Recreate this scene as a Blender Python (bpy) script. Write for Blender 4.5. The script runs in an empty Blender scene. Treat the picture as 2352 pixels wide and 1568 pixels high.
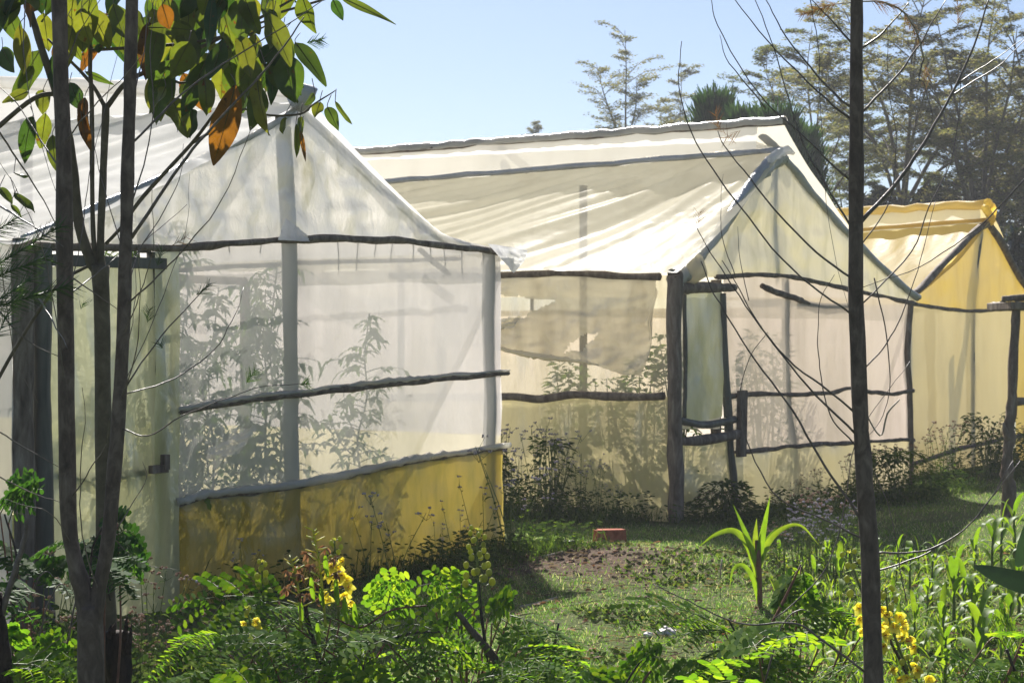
import bpy, math, random
from mathutils import Vector, Matrix, noise
V = Vector
R = random.Random(7)
scn = bpy.context.scene
col = scn.collection
F = 4247.0; CX = 1176.0; CY = 784.0; CZ = 1.6          # focal length and centre of the view, camera height
SUN_EL = 42.0; SUN_AZ = -9.0                            # degrees; azimuth from +Y (away from the camera), negative = left

def W(px, py, d):
    return V(((px-CX)*d/F, d, CZ+(CY-py)*d/F))
def gd(py):                                             # distance at which flat ground shows at that height
    return CZ*F/(py-CY)
def gz(x, y):                                           # ground height
    z = 0.03*noise.noise(V((x*0.35, y*0.35, 0))) + 0.012*noise.noise(V((x*1.7, y*1.7, 3)))
    m = math.exp(-(((x-0.55)/1.1)**2+((y-12.9)/1.2)**2))
    return z + 0.13*m
def G(px, py):
    d = gd(py); x = (px-CX)*d/F
    return V((x, d, gz(x, d)))
def lerp(a, b, t): return a+(b-a)*t
def interp(poly, x):
    if x <= poly[0][0]: return poly[0][1]
    for (x0, y0), (x1, y1) in zip(poly, poly[1:]):
        if x <= x1: return y0+(y1-y0)*(x-x0)/(x1-x0)
    return poly[-1][1]
def spline(pts, k=4):
    if len(pts) < 3: return [p.copy() for p in pts]
    out = []
    P = [pts[0]*2-pts[1]]+list(pts)+[pts[-1]*2-pts[-2]]
    for i in range(1, len(P)-2):
        a, b, c, d = P[i-1:i+3]
        for j in range(k):
            t = j/k
            out.append(0.5*((2*b)+(c-a)*t+(2*a-5*b+4*c-d)*t*t+(3*b-a-3*c+d)*t*t*t))
    out.append(pts[-1].copy())
    return out

# ---------------------------------------------------------------- meshes
class MB:
    def __init__(s): s.v = []; s.f = []
    def tube(s, pts, r, n=7, rough=0.0, cap=True):
        N = len(pts); base = len(s.v)
        rr = r if isinstance(r, (list, tuple)) else None
        u = None
        for i, p in enumerate(pts):
            t = (pts[min(i+1, N-1)]-pts[max(i-1, 0)])
            if t.length < 1e-9: t = V((0, 0, 1))
            t.normalize()
            if u is None:
                u = t.cross(V((0.31, 0.87, 0.12)))
                if u.length < 0.1: u = t.cross(V((1, 0, 0)))
            else: u = u-t*u.dot(t)
            u.normalize(); w = t.cross(u)
            if rr:
                q = i/(N-1)*(len(rr)-1); k = min(int(q), len(rr)-2) if len(rr) > 1 else 0
                rad = lerp(rr[k], rr[min(k+1, len(rr)-1)], q-k)
            else: rad = r
            for j in range(n):
                a = 2*math.pi*j/n
                q = rad
                if rough: q *= 1+rough*noise.noise(p*(0.35/max(rad, 0.004))*0.3+V((math.cos(a), math.sin(a), 0))*0.8)
                s.v.append(p+u*(math.cos(a)*q)+w*(math.sin(a)*q))
        for i in range(N-1):
            for j in range(n):
                a = base+i*n+j; b = base+i*n+(j+1) % n
                s.f.append((a, b, b+n, a+n))
        if cap:
            s.f.append(tuple(base+j for j in reversed(range(n))))
            s.f.append(tuple(base+(N-1)*n+j for j in range(n)))
    def grid(s, fn, nu, nv):
        b = len(s.v)
        for j in range(nv+1):
            for i in range(nu+1): s.v.append(fn(i/nu, j/nv))
        for j in range(nv):
            for i in range(nu):
                a = b+j*(nu+1)+i
                s.f.append((a, a+1, a+nu+2, a+nu+1))
    def leaf(s, base, d, up, L, w, segs=5, droop=0.0, fold=0.25, shape=None, twist=0.0, wave=0.0, bend=0.0, mid=None):
        d = d.normalized(); side = d.cross(up)
        if side.length < 1e-4: side = d.cross(V((1, 0.2, 0)))
        side.normalize(); n = side.cross(d).normalized()
        b = len(s.v); ph = R.random()*6
        for i in range(segs+1):
            t = i/segs
            h = w*0.5*(shape(t) if shape else max(0.04, math.sin(math.pi*min(1, (t*0.97+0.02))**0.85)))
            c = base+d*(L*t)+V((0, 0, -1))*(droop*L*t*t)+n*(bend*L*t*t)
            if mid is not None: mid.append(c)
            a = twist*t
            sd = side*math.cos(a)+n*math.sin(a); nn = n*math.cos(a)-side*math.sin(a)
            wv = wave*w*math.sin(t*9+ph)
            s.v += [c-sd*h+nn*(fold*h+wv), c, c+sd*h+nn*(fold*h-wv)]
        for i in range(segs):
            a = b+i*3
            s.f += [(a, a+1, a+4, a+3), (a+1, a+2, a+5, a+4)]
    def leaflet(s, base, d, n, L, w):
        sd = d.cross(n)
        if sd.length < 1e-5: return
        sd.normalize(); b = len(s.v)
        s.v += [base, base+d*L*0.3+sd*w*0.42, base+d*L*0.72+sd*w*0.5, base+d*L*0.97+sd*w*0.18,
                base+d*L*0.97-sd*w*0.18, base+d*L*0.72-sd*w*0.5, base+d*L*0.3-sd*w*0.42]
        s.f.append(tuple(range(b, b+7)))
    def quad(s, a, b_, c, d):
        b = len(s.v); s.v += [a, b_, c, d]; s.f.append((b, b+1, b+2, b+3))
    def tri(s, a, b_, c):
        b = len(s.v); s.v += [a, b_, c]; s.f.append((b, b+1, b+2))
    def ball(s, c, r, n=8, m=6, sz=1.0, jit=0.0):
        b = len(s.v)
        for i in range(m+1):
            th = math.pi*i/m
            for j in range(n):
                a = 2*math.pi*j/n
                q = r*(1+jit*(R.random()-0.5))
                s.v.append(c+V((math.sin(th)*math.cos(a)*q, math.sin(th)*math.sin(a)*q, math.cos(th)*q*sz)))
        for i in range(m):
            for j in range(n):
                p = b+i*n+j; q = b+i*n+(j+1) % n
                s.f.append((p, p+n, q+n, q))
    def box(s, o, ex, ey, ez, bev=0.12):                 # centre and three half-extent vectors, chamfered
        b = len(s.v)
        k = 1-bev
        m = min(ex.length, ey.length, ez.length)*bev
        kx, ky, kz = 1-m/ex.length, 1-m/ey.length, 1-m/ez.length
        idx = {}
        for sx in (-1, 1):
            for sy in (-1, 1):
                for sz in (-1, 1):
                    for ax in range(3):
                        f = [kx, ky, kz]; f[ax] = 1
                        idx[(sx, sy, sz, ax)] = len(s.v)
                        s.v.append(o+ex*(sx*f[0])+ey*(sy*f[1])+ez*(sz*f[2]))
        def I(*a): return idx[a]
        for q in (-1, 1):
            for ax in range(3):
                ring = [(-1, -1), (1, -1), (1, 1), (-1, 1)]
                c = []
                for p, r in ring:
                    t = [p, r]; t.insert(ax, q); c.append(I(*t, ax))
                s.f.append(tuple(c if (q > 0) != (ax == 1) else reversed(c)))
        for ax in range(3):                              # edges along axis ax
            o1, o2 = [a for a in range(3) if a != ax]
            for p in (-1, 1):
                for r in (-1, 1):
                    def key(e, face):
                        t = [0, 0, 0]; t[ax] = e; t[o1] = p; t[o2] = r
                        return I(*t, face)
                    s.f.append((key(-1, o1), key(1, o1), key(1, o2), key(-1, o2)))
        for sx in (-1, 1):
            for sy in (-1, 1):
                for sz in (-1, 1):
                    s.f.append((I(sx, sy, sz, 0), I(sx, sy, sz, 1), I(sx, sy, sz, 2)))
    def build(s, name, mat, parent=None, smooth=True, shift=None):
        me = bpy.data.meshes.new(name)
        o = V((0, 0, 0))
        if shift is not None: o = shift
        elif parent is not None:
            p = parent
            while p is not None: o = o+p.location; p = p.parent
        me.from_pydata([tuple(a-o) for a in s.v], [], s.f)
        me.update()
        if smooth: me.polygons.foreach_set('use_smooth', [True]*len(me.polygons))
        me.materials.append(mat)
        ob = bpy.data.objects.new(name, me); col.objects.link(ob)
        if parent is not None: ob.parent = parent
        elif shift is not None: ob.location = shift
        return ob

def tag(o, label=None, cat=None, group=None, kind=None):
    if label: o['label'] = label
    if cat: o['category'] = cat
    if group: o['group'] = group
    if kind: o['kind'] = kind
    return o
def thing(name, loc, label, cat, group=None):
    o = bpy.data.objects.new(name, None); o.empty_display_size = 0.1
    o.location = loc; col.objects.link(o)
    return tag(o, label, cat, group)
def kids(o): return [c for c in bpy.data.objects if c.parent == o]
def copy_tree(o, loc, rz=0.0, sc=1.0, label=None, ks=None):
    c = o.copy(); col.objects.link(c)
    c.location = loc; c.rotation_euler = (0, 0, rz); c.scale = (sc, sc, sc)
    if label: c['label'] = label
    for k in (ks if ks is not None else kids(o)):
        q = k.copy(); col.objects.link(q); q.parent = c
    return c

# ---------------------------------------------------------------- materials
def newmat(name):
    m = bpy.data.materials.new(name); m.use_nodes = True
    nt = m.node_tree; nt.nodes.clear()
    return m, nt.nodes, nt.links
def ramp(N, L, fac, stops, interp_='LINEAR'):
    r = N.new('ShaderNodeValToRGB'); r.color_ramp.interpolation = interp_
    e = r.color_ramp.elements
    while len(e) < len(stops): e.new(0.5)
    for k, (p, c) in enumerate(stops):
        e[k].position = p; e[k].color = (*c, 1) if len(c) == 3 else c
    L.new(fac, r.inputs[0]); return r.outputs[0]
def noise_tex(N, L, scale, detail=4, stretch=(1, 1, 1), rough=0.55, dist=0.0):
    tc = N.new('ShaderNodeTexCoord'); mp = N.new('ShaderNodeMapping'); mp.inputs['Scale'].default_value = stretch
    n = N.new('ShaderNodeTexNoise'); n.inputs['Scale'].default_value = scale; n.inputs['Detail'].default_value = detail
    n.inputs['Roughness'].default_value = rough; n.inputs['Distortion'].default_value = dist
    L.new(tc.outputs['Object'], mp.inputs[0]); L.new(mp.outputs[0], n.inputs['Vector'])
    return n.outputs['Fac']
def mixc(N, L, fac, a, b, blend='MIX'):
    m = N.new('ShaderNodeMix'); m.data_type = 'RGBA'; m.blend_type = blend
    for s, v in ((0, fac), (6, a), (7, b)):
        if hasattr(v, 'node'): L.new(v, m.inputs[s])
        elif s == 0: m.inputs[0].default_value = v
        else: m.inputs[s].default_value = (*v, 1)
    return m.outputs[2]
def mixs(N, L, fac, a, b):
    m = N.new('ShaderNodeMixShader')
    if hasattr(fac, 'node'): L.new(fac, m.inputs[0])
    else: m.inputs[0].default_value = fac
    L.new(a, m.inputs[1]); L.new(b, m.inputs[2]); return m.outputs[0]
def film(name, c, grime_shade, transp, transl=0.6, gloss=0.6, rough=0.28, bump=0.25, amount=0.6, bscale=9, streak=(1.6, 1.6, 0.35), gstops=(0.45, 0.72)):
    m, N, L = newmat(name)
    n1 = noise_tex(N, L, 2.4, 7, streak, 0.65, 0.4)
    n2 = noise_tex(N, L, 16, 5, (1, 1, 0.5), 0.6)
    g = ramp(N, L, n1, [(gstops[0], (0, 0, 0)), (gstops[1], (1, 1, 1))])
    g2 = ramp(N, L, n2, [(0.35, (0.55,)*3), (0.7, (1, 1, 1))])
    mu = N.new('ShaderNodeMath'); mu.operation = 'MULTIPLY'; L.new(g, mu.inputs[0]); L.new(g2, mu.inputs[1])
    mu2 = N.new('ShaderNodeMath'); mu2.operation = 'MULTIPLY'; L.new(mu.outputs[0], mu2.inputs[0]); mu2.inputs[1].default_value = amount
    cc = mixc(N, L, mu2.outputs[0], c, grime_shade)
    nb0 = noise_tex(N, L, bscale, 6, (1, 1, 0.5), 0.6, 0.6)
    nb1 = noise_tex(N, L, bscale*0.35, 5, (1.3, 1.3, 0.6), 0.5, 1.2); nb1.node.noise_type = 'RIDGED_MULTIFRACTAL'
    ab = N.new('ShaderNodeMath'); ab.operation = 'MULTIPLY_ADD'; L.new(nb1, ab.inputs[0]); ab.inputs[1].default_value = 0.45; L.new(nb0, ab.inputs[2]); nb = ab.outputs[0]
    bp = N.new('ShaderNodeBump'); bp.inputs['Strength'].default_value = bump; bp.inputs['Distance'].default_value = 0.03; L.new(nb, bp.inputs['Height'])
    df = N.new('ShaderNodeBsdfDiffuse'); tl = N.new('ShaderNodeBsdfTranslucent'); tr = N.new('ShaderNodeBsdfTransparent'); gl = N.new('ShaderNodeBsdfGlossy')
    for b_ in (df, tl, tr): L.new(cc, b_.inputs['Color'])
    for b_ in (df, tl, gl): L.new(bp.outputs[0], b_.inputs['Normal'])
    gl.inputs['Roughness'].default_value = rough
    s = mixs(N, L, transl, df.outputs[0], tl.outputs[0])
    om = N.new('ShaderNodeMath'); om.operation = 'MULTIPLY_ADD'; L.new(mu2.outputs[0], om.inputs[0]); om.inputs[1].default_value = -transp*0.6; om.inputs[2].default_value = transp
    s = mixs(N, L, om.outputs[0], s, tr.outputs[0])
    fr = N.new('ShaderNodeFresnel'); fr.inputs[0].default_value = 1.45; L.new(bp.outputs[0], fr.inputs[1])
    fm = N.new('ShaderNodeMath'); fm.operation = 'MULTIPLY'; L.new(fr.outputs[0], fm.inputs[0]); fm.inputs[1].default_value = gloss
    s = mixs(N, L, fm.outputs[0], s, gl.outputs[0])
    o = N.new('ShaderNodeOutputMaterial'); L.new(s, o.inputs[0]); return m
def leafmat(name, stops, transl=0.45, tgain=(1.6, 1.5, 0.7), rough=0.42, spec=0.45, spots=None):
    m, N, L = newmat(name)
    ge = N.new('ShaderNodeNewGeometry')
    c = ramp(N, L, ge.outputs['Random Per Island'], stops)
    if spots:
        n = noise_tex(N, L, spots[1], 3)
        f = ramp(N, L, n, [(spots[2], (0, 0, 0)), (spots[2]+0.05, (1, 1, 1))])
        c = mixc(N, L, f, c, spots[0])
    nv = noise_tex(N, L, 22, 3)
    f = ramp(N, L, nv, [(0.3, (0.75,)*3), (0.7, (1.15, 1.15, 1.1))])
    c = mixc(N, L, 1.0, c, f, 'MULTIPLY')
    p = N.new('ShaderNodeBsdfPrincipled'); L.new(c, p.inputs['Base Color']); p.inputs['Roughness'].default_value = rough
    p.inputs['Specular IOR Level'].default_value = spec
    tl = N.new('ShaderNodeBsdfTranslucent')
    tc = mixc(N, L, 1.0, c, tgain, 'MULTIPLY'); L.new(tc, tl.inputs['Color'])
    s = mixs(N, L, transl, p.outputs[0], tl.outputs[0])
    o = N.new('ShaderNodeOutputMaterial'); L.new(s, o.inputs[0]); return m
def solid(name, stops, scale=8, stretch=(1, 1, 1), rough=0.8, bump=0.4, dist=0.01, detail=6, spec=0.3, island=0.0):
    m, N, L = newmat(name)
    n = noise_tex(N, L, scale, detail, stretch, 0.62, 0.5)
    c = ramp(N, L, n, stops)
    if island:
        ge = N.new('ShaderNodeNewGeometry')
        k = ramp(N, L, ge.outputs['Random Per Island'], [(0, (1-island,)*3), (1, (1+island,)*3)])
        c = mixc(N, L, 1.0, c, k, 'MULTIPLY')
    p = N.new('ShaderNodeBsdfPrincipled'); L.new(c, p.inputs['Base Color']); p.inputs['Roughness'].default_value = rough
    p.inputs['Specular IOR Level'].default_value = spec
    n2 = noise_tex(N, L, scale*2.5, 5, stretch)
    bp = N.new('ShaderNodeBump'); bp.inputs['Strength'].default_value = bump; bp.inputs['Distance'].default_value = dist
    L.new(n2, bp.inputs['Height']); L.new(bp.outputs[0], p.inputs['Normal'])
    o = N.new('ShaderNodeOutputMaterial'); L.new(p.outputs[0], o.inputs[0]); return m

M = {}
M['roof_white'] = film('roof film white', (0.88, 0.86, 0.82), (0.45, 0.42, 0.33), 0.20, 0.50, 0.10, 0.34, 0.12, 0.3, 5)
M['roof_cream'] = film('roof film cream', (0.86, 0.81, 0.67), (0.58, 0.52, 0.38), 0.26, 0.58, 0.028, 0.24, 0.10, 0.35, 5)
M['vent'] = film('vent net white', (0.93, 0.92, 0.91), (0.66, 0.63, 0.58), 0.12, 0.66, 0.1, 0.45, 0.1, 0.2)
M['cap'] = film('ridge wrap film', (0.86, 0.83, 0.74), (0.5, 0.45, 0.32), 0.04, 0.65, 0.8, 0.22, 0.5, 0.3, 14)
M['gable_white'] = film('gable film stained white', (0.90, 0.88, 0.84), (0.34, 0.32, 0.12), 0.18, 0.78, 0.25, 0.35, 0.45, 0.75, 9, (2.5, 2.5, 1.0), (0.50, 0.80))
M['gable_cream'] = film('gable film stained cream', (0.89, 0.84, 0.64), (0.36, 0.34, 0.15), 0.16, 0.78, 0.25, 0.35, 0.3, 0.65)
M['net_white'] = film('insect net white', (0.90, 0.87, 0.85), (0.5, 0.46, 0.38), 0.37, 0.66, 0.08, 0.5, 0.2, 0.2)
M['net_beige'] = film('insect net grey beige', (0.88, 0.80, 0.75), (0.46, 0.40, 0.30), 0.30, 0.82, 0.12, 0.5, 0.3, 0.5)
M['film_yellow'] = film('skirt film yellow', (0.44, 0.335, 0.065), (0.17, 0.18, 0.03), 0.10, 0.72, 0.12, 0.35, 0.25, 0.85, 5, (3.4, 3.4, 0.9), (0.38, 0.72))  # dark streaks are green grime plus grass shadows painted into the film
M['film_straw'] = film('skirt film straw', (0.90, 0.82, 0.53), (0.54, 0.49, 0.25), 0.16, 0.85, 0.25, 0.35, 0.25, 0.4)
M['film_green'] = film('door film grey green', (0.74, 0.75, 0.50), (0.20, 0.23, 0.08), 0.12, 0.78, 0.3, 0.3, 0.3, 0.6)
M['film_amber'] = film('film amber', (0.94, 0.77, 0.27), (0.66, 0.48, 0.12), 0.10, 0.84, 0.2, 0.3, 0.3, 0.5)
M['roof_amber'] = film('roof film pale yellow', (0.74, 0.61, 0.29), (0.6, 0.45, 0.2), 0.26, 0.76, 0.06, 0.3, 0.15, 0.4)
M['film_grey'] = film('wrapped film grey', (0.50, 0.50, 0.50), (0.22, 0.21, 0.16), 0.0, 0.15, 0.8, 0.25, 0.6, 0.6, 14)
M['film_gloss'] = film('loose glossy film', (0.96, 0.90, 0.76), (0.7, 0.65, 0.52), 0.06, 0.6, 0.15, 0.25, 0.4, 0.15, 7)  # bright warm colour stands in for sun glints, offsets blue skylight
M['film_tarp'] = film('loose clear film', (0.86, 0.83, 0.76), (0.48, 0.42, 0.31), 0.28, 0.76, 0.10, 0.35, 0.5, 0.6, 6)
M['film_clear'] = film('thin clear film', (0.84, 0.80, 0.68), (0.45, 0.38, 0.22), 0.76, 0.6, 0.3, 0.3, 0.3, 0.5, 7)
M['net_tan'] = film('insect net tan', (0.94, 0.88, 0.72), (0.66, 0.57, 0.38), 0.2, 0.86, 0.1, 0.5, 0.2, 0.3)
M['pole'] = solid('weathered pole', [(0.3, (0.065, 0.048, 0.036)), (0.55, (0.19, 0.15, 0.115)), (0.75, (0.34, 0.295, 0.245))], 16, (1, 1, 0.25))
M['pole_dark'] = solid('dark pole', [(0.3, (0.06, 0.045, 0.034)), (0.55, (0.16, 0.125, 0.095)), (0.75, (0.30, 0.255, 0.21))], 16, (1, 1, 0.3))
M['pole_grey'] = solid('grey wrapped post', [(0.3, (0.05, 0.052, 0.045)), (0.55, (0.11, 0.11, 0.09)), (0.8, (0.20, 0.19, 0.15))], 7, (1.4, 1.4, 0.2), 0.5)
M['bark'] = solid('smooth grey bark', [(0.28, (0.055, 0.038, 0.030)), (0.5, (0.115, 0.083, 0.067)), (0.72, (0.21, 0.158, 0.128))], 26, (1, 1, 0.5), 0.75, 0.5, 0.006)
M['bark_brown'] = solid('brown olive bark', [(0.25, (0.06, 0.048, 0.03)), (0.6, (0.13, 0.105, 0.07)), (0.8, (0.19, 0.16, 0.11))], 18, (1, 1, 0.9), 0.75, 0.5, 0.005)
M['twig'] = solid('twig', [(0.3, (0.06, 0.045, 0.04)), (0.7, (0.19, 0.15, 0.13))], 20, rough=0.5, spec=0.5)
M['twig_pale'] = solid('dry pale twig', [(0.3, (0.25, 0.2, 0.15)), (0.7, (0.45, 0.38, 0.3))], 20, rough=0.6)
M['stem_red'] = solid('reddish stem', [(0.3, (0.10, 0.04, 0.025)), (0.7, (0.24, 0.11, 0.06))], 25, rough=0.5)
M['stem_dark'] = solid('dark stem', [(0.3, (0.02, 0.014, 0.012)), (0.7, (0.06, 0.045, 0.035))], 25, rough=0.6)
M['stem_green'] = solid('green stem', [(0.3, (0.06, 0.10, 0.02)), (0.7, (0.16, 0.20, 0.05))], 25, rough=0.5)
M['stump'] = solid('rotten stump', [(0.3, (0.012, 0.009, 0.007)), (0.6, (0.045, 0.03, 0.022)), (0.8, (0.12, 0.08, 0.055))], 20, (1, 1, 0.3), 0.9, 0.9, 0.02)
M['brick'] = solid('red brick', [(0.3, (0.14, 0.05, 0.03)), (0.5, (0.34, 0.10, 0.055)), (0.7, (0.42, 0.15, 0.09)), (0.85, (0.42, 0.28, 0.2))], 22, rough=0.95, bump=1.0)
M['clod'] = solid('dry clod', [(0.3, (0.07, 0.045, 0.03)), (0.7, (0.2, 0.145, 0.1))], 30, rough=0.95, spec=0.05)
M['black'] = solid('black pipe', [(0.3, (0.015, 0.015, 0.016)), (0.7, (0.05, 0.05, 0.05))], 20, rough=0.45)
M['whitebit'] = solid('crumpled pale scrap', [(0.3, (0.45, 0.4, 0.38)), (0.7, (0.75, 0.7, 0.68))], 20, rough=0.6)
M['sheetmetal'] = solid('pale sheet', [(0.3, (0.4, 0.39, 0.37)), (0.7, (0.62, 0.6, 0.57))], 6, rough=0.35, spec=0.6)
M['bigleaf'] = leafmat('large tough leaf', [(0.0, (0.018, 0.045, 0.014)), (0.35, (0.04, 0.07, 0.016)), (0.7, (0.085, 0.105, 0.02)), (1.0, (0.13, 0.13, 0.025))], 0.5, (2.2, 2.15, 0.7), 0.36, 0.5, ((0.10, 0.04, 0.008), 38, 0.66))
M['rib'] = solid('leaf rib', [(0.3, (0.05, 0.055, 0.015)), (0.7, (0.11, 0.11, 0.03))], 20, rough=0.5)
M['rustleaf'] = leafmat('withered orange leaf', [(0.0, (0.13, 0.06, 0.012)), (0.5, (0.20, 0.095, 0.015)), (1.0, (0.11, 0.06, 0.015))], 0.5, (1.4, 1.15, 0.6), 0.5, 0.3, ((0.05, 0.025, 0.008), 30, 0.64))
M['needle'] = leafmat('green needles', [(0, (0.02, 0.05, 0.018)), (1, (0.06, 0.12, 0.03))], 0.3)
M['needle_dry'] = leafmat('dry needles', [(0, (0.14, 0.075, 0.03)), (1, (0.30, 0.19, 0.09))], 0.3, (1.2, 1, 0.7))
M['acacia'] = leafmat('acacia foliage', [(0, (0.10, 0.115, 0.045)), (0.5, (0.17, 0.175, 0.075)), (0.85, (0.22, 0.21, 0.10)), (1, (0.26, 0.21, 0.12))], 0.55, (1.4, 1.35, 0.8), 0.7, 0.15)
M['acacia_green'] = leafmat('greener acacia foliage', [(0, (0.07, 0.095, 0.028)), (0.6, (0.12, 0.145, 0.04)), (1, (0.18, 0.18, 0.06))], 0.5, (1.4, 1.35, 0.7), 0.7, 0.15)
M['conifer'] = leafmat('dark evergreen', [(0, (0.016, 0.042, 0.016)), (0.6, (0.035, 0.08, 0.026)), (1, (0.065, 0.12, 0.04))], 0.35, (1.4, 1.4, 0.7), 0.6, 0.2)
M['hedge'] = leafmat('dark hedge foliage', [(0, (0.015, 0.022, 0.008)), (0.6, (0.04, 0.05, 0.016)), (1, (0.08, 0.08, 0.03))], 0.3, (1.4, 1.3, 0.7), 0.6, 0.2)
M['shiny'] = leafmat('shiny evergreen leaf', [(0, (0.01, 0.02, 0.012)), (1, (0.03, 0.05, 0.025))], 0.15, (1.3, 1.3, 0.8), 0.2, 0.9)
M['frond'] = leafmat('feathery leaflets', [(0, (0.045, 0.115, 0.02)), (0.45, (0.085, 0.175, 0.025)), (0.8, (0.14, 0.23, 0.028)), (1, (0.20, 0.28, 0.035))], 0.6, (2.1, 2.0, 0.5), 0.7, 0.04)
M['frond_dark'] = leafmat('dark feathery leaflets', [(0, (0.025, 0.075, 0.02)), (0.6, (0.045, 0.11, 0.025)), (1, (0.08, 0.15, 0.03))], 0.5, (1.7, 1.8, 0.6), 0.6, 0.15)
M['maize'] = leafmat('maize leaf', [(0, (0.09, 0.18, 0.022)), (0.5, (0.15, 0.25, 0.03)), (1, (0.21, 0.28, 0.045))], 0.55, (1.8, 1.7, 0.45), 0.5, 0.25)
M['weed'] = leafmat('weed leaf', [(0, (0.028, 0.06, 0.014)), (0.6, (0.06, 0.105, 0.022)), (1, (0.10, 0.145, 0.03))], 0.5, (1.6, 1.6, 0.6), 0.8, 0.0)
M['weed_light'] = leafmat('light weed leaf', [(0, (0.045, 0.09, 0.018)), (0.7, (0.09, 0.14, 0.028)), (1, (0.14, 0.17, 0.05))], 0.45, (1.7, 1.6, 0.6), 0.8, 0.0)
M['grass'] = leafmat('grass', [(0, (0.06, 0.14, 0.018)), (0.5, (0.125, 0.235, 0.03)), (0.74, (0.19, 0.28, 0.045)), (0.82, (0.36, 0.33, 0.22)), (1, (0.50, 0.45, 0.33))], 0.5, (1.5, 1.65, 0.9), 0.6, 0.2)
M['straw'] = leafmat('dry grass', [(0, (0.12, 0.09, 0.04)), (0.6, (0.2, 0.15, 0.08)), (1, (0.3, 0.24, 0.14))], 0.3, (1.2, 1.1, 0.8), 0.6, 0.2)
M['tomato_leaf'] = leafmat('tomato leaf', [(0, (0.07, 0.15, 0.03)), (0.6, (0.12, 0.22, 0.04)), (1, (0.17, 0.27, 0.06))], 0.6, (1.7, 1.6, 0.7), 0.55, 0.25)
M['tomato'] = solid('green tomato', [(0.3, (0.12, 0.2, 0.04)), (0.7, (0.22, 0.28, 0.07))], 10, rough=0.3, bump=0.02, spec=0.5)
M['petal'] = leafmat('yellow petal', [(0, (0.66, 0.57, 0.05)), (0.6, (0.78, 0.71, 0.07)), (1, (0.85, 0.80, 0.16))], 0.45, (1.2, 1.15, 0.8), 0.5, 0.2)
M['bud'] = leafmat('green yellow bud', [(0, (0.30, 0.36, 0.07)), (0.6, (0.42, 0.44, 0.09)), (1, (0.58, 0.50, 0.12))], 0.5, (1.2, 1.2, 0.7), 0.5, 0.3)
M['spent'] = leafmat('withered petal', [(0, (0.12, 0.06, 0.03)), (0.6, (0.24, 0.13, 0.07)), (1, (0.36, 0.22, 0.13))], 0.35, (1.3, 1.1, 0.8), 0.7, 0.2)
M['stamen'] = solid('red stamen', [(0.3, (0.35, 0.04, 0.02)), (0.7, (0.5, 0.1, 0.03))], 10)
M['lilac'] = leafmat('pale lilac flower head', [(0, (0.35, 0.30, 0.38)), (1, (0.6, 0.56, 0.62))], 0.3, (1, 1, 1), 0.7, 0.1)
M['pinkdry'] = leafmat('faded pink flower head', [(0, (0.3, 0.17, 0.11)), (0.6, (0.45, 0.3, 0.22)), (1, (0.6, 0.5, 0.45))], 0.3, (1, 1, 1), 0.7, 0.1)
M['banana'] = leafmat('banana leaf', [(0, (0.015, 0.04, 0.015)), (1, (0.03, 0.06, 0.02))], 0.3, (1.6, 1.7, 0.6), 0.35, 0.5)

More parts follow.
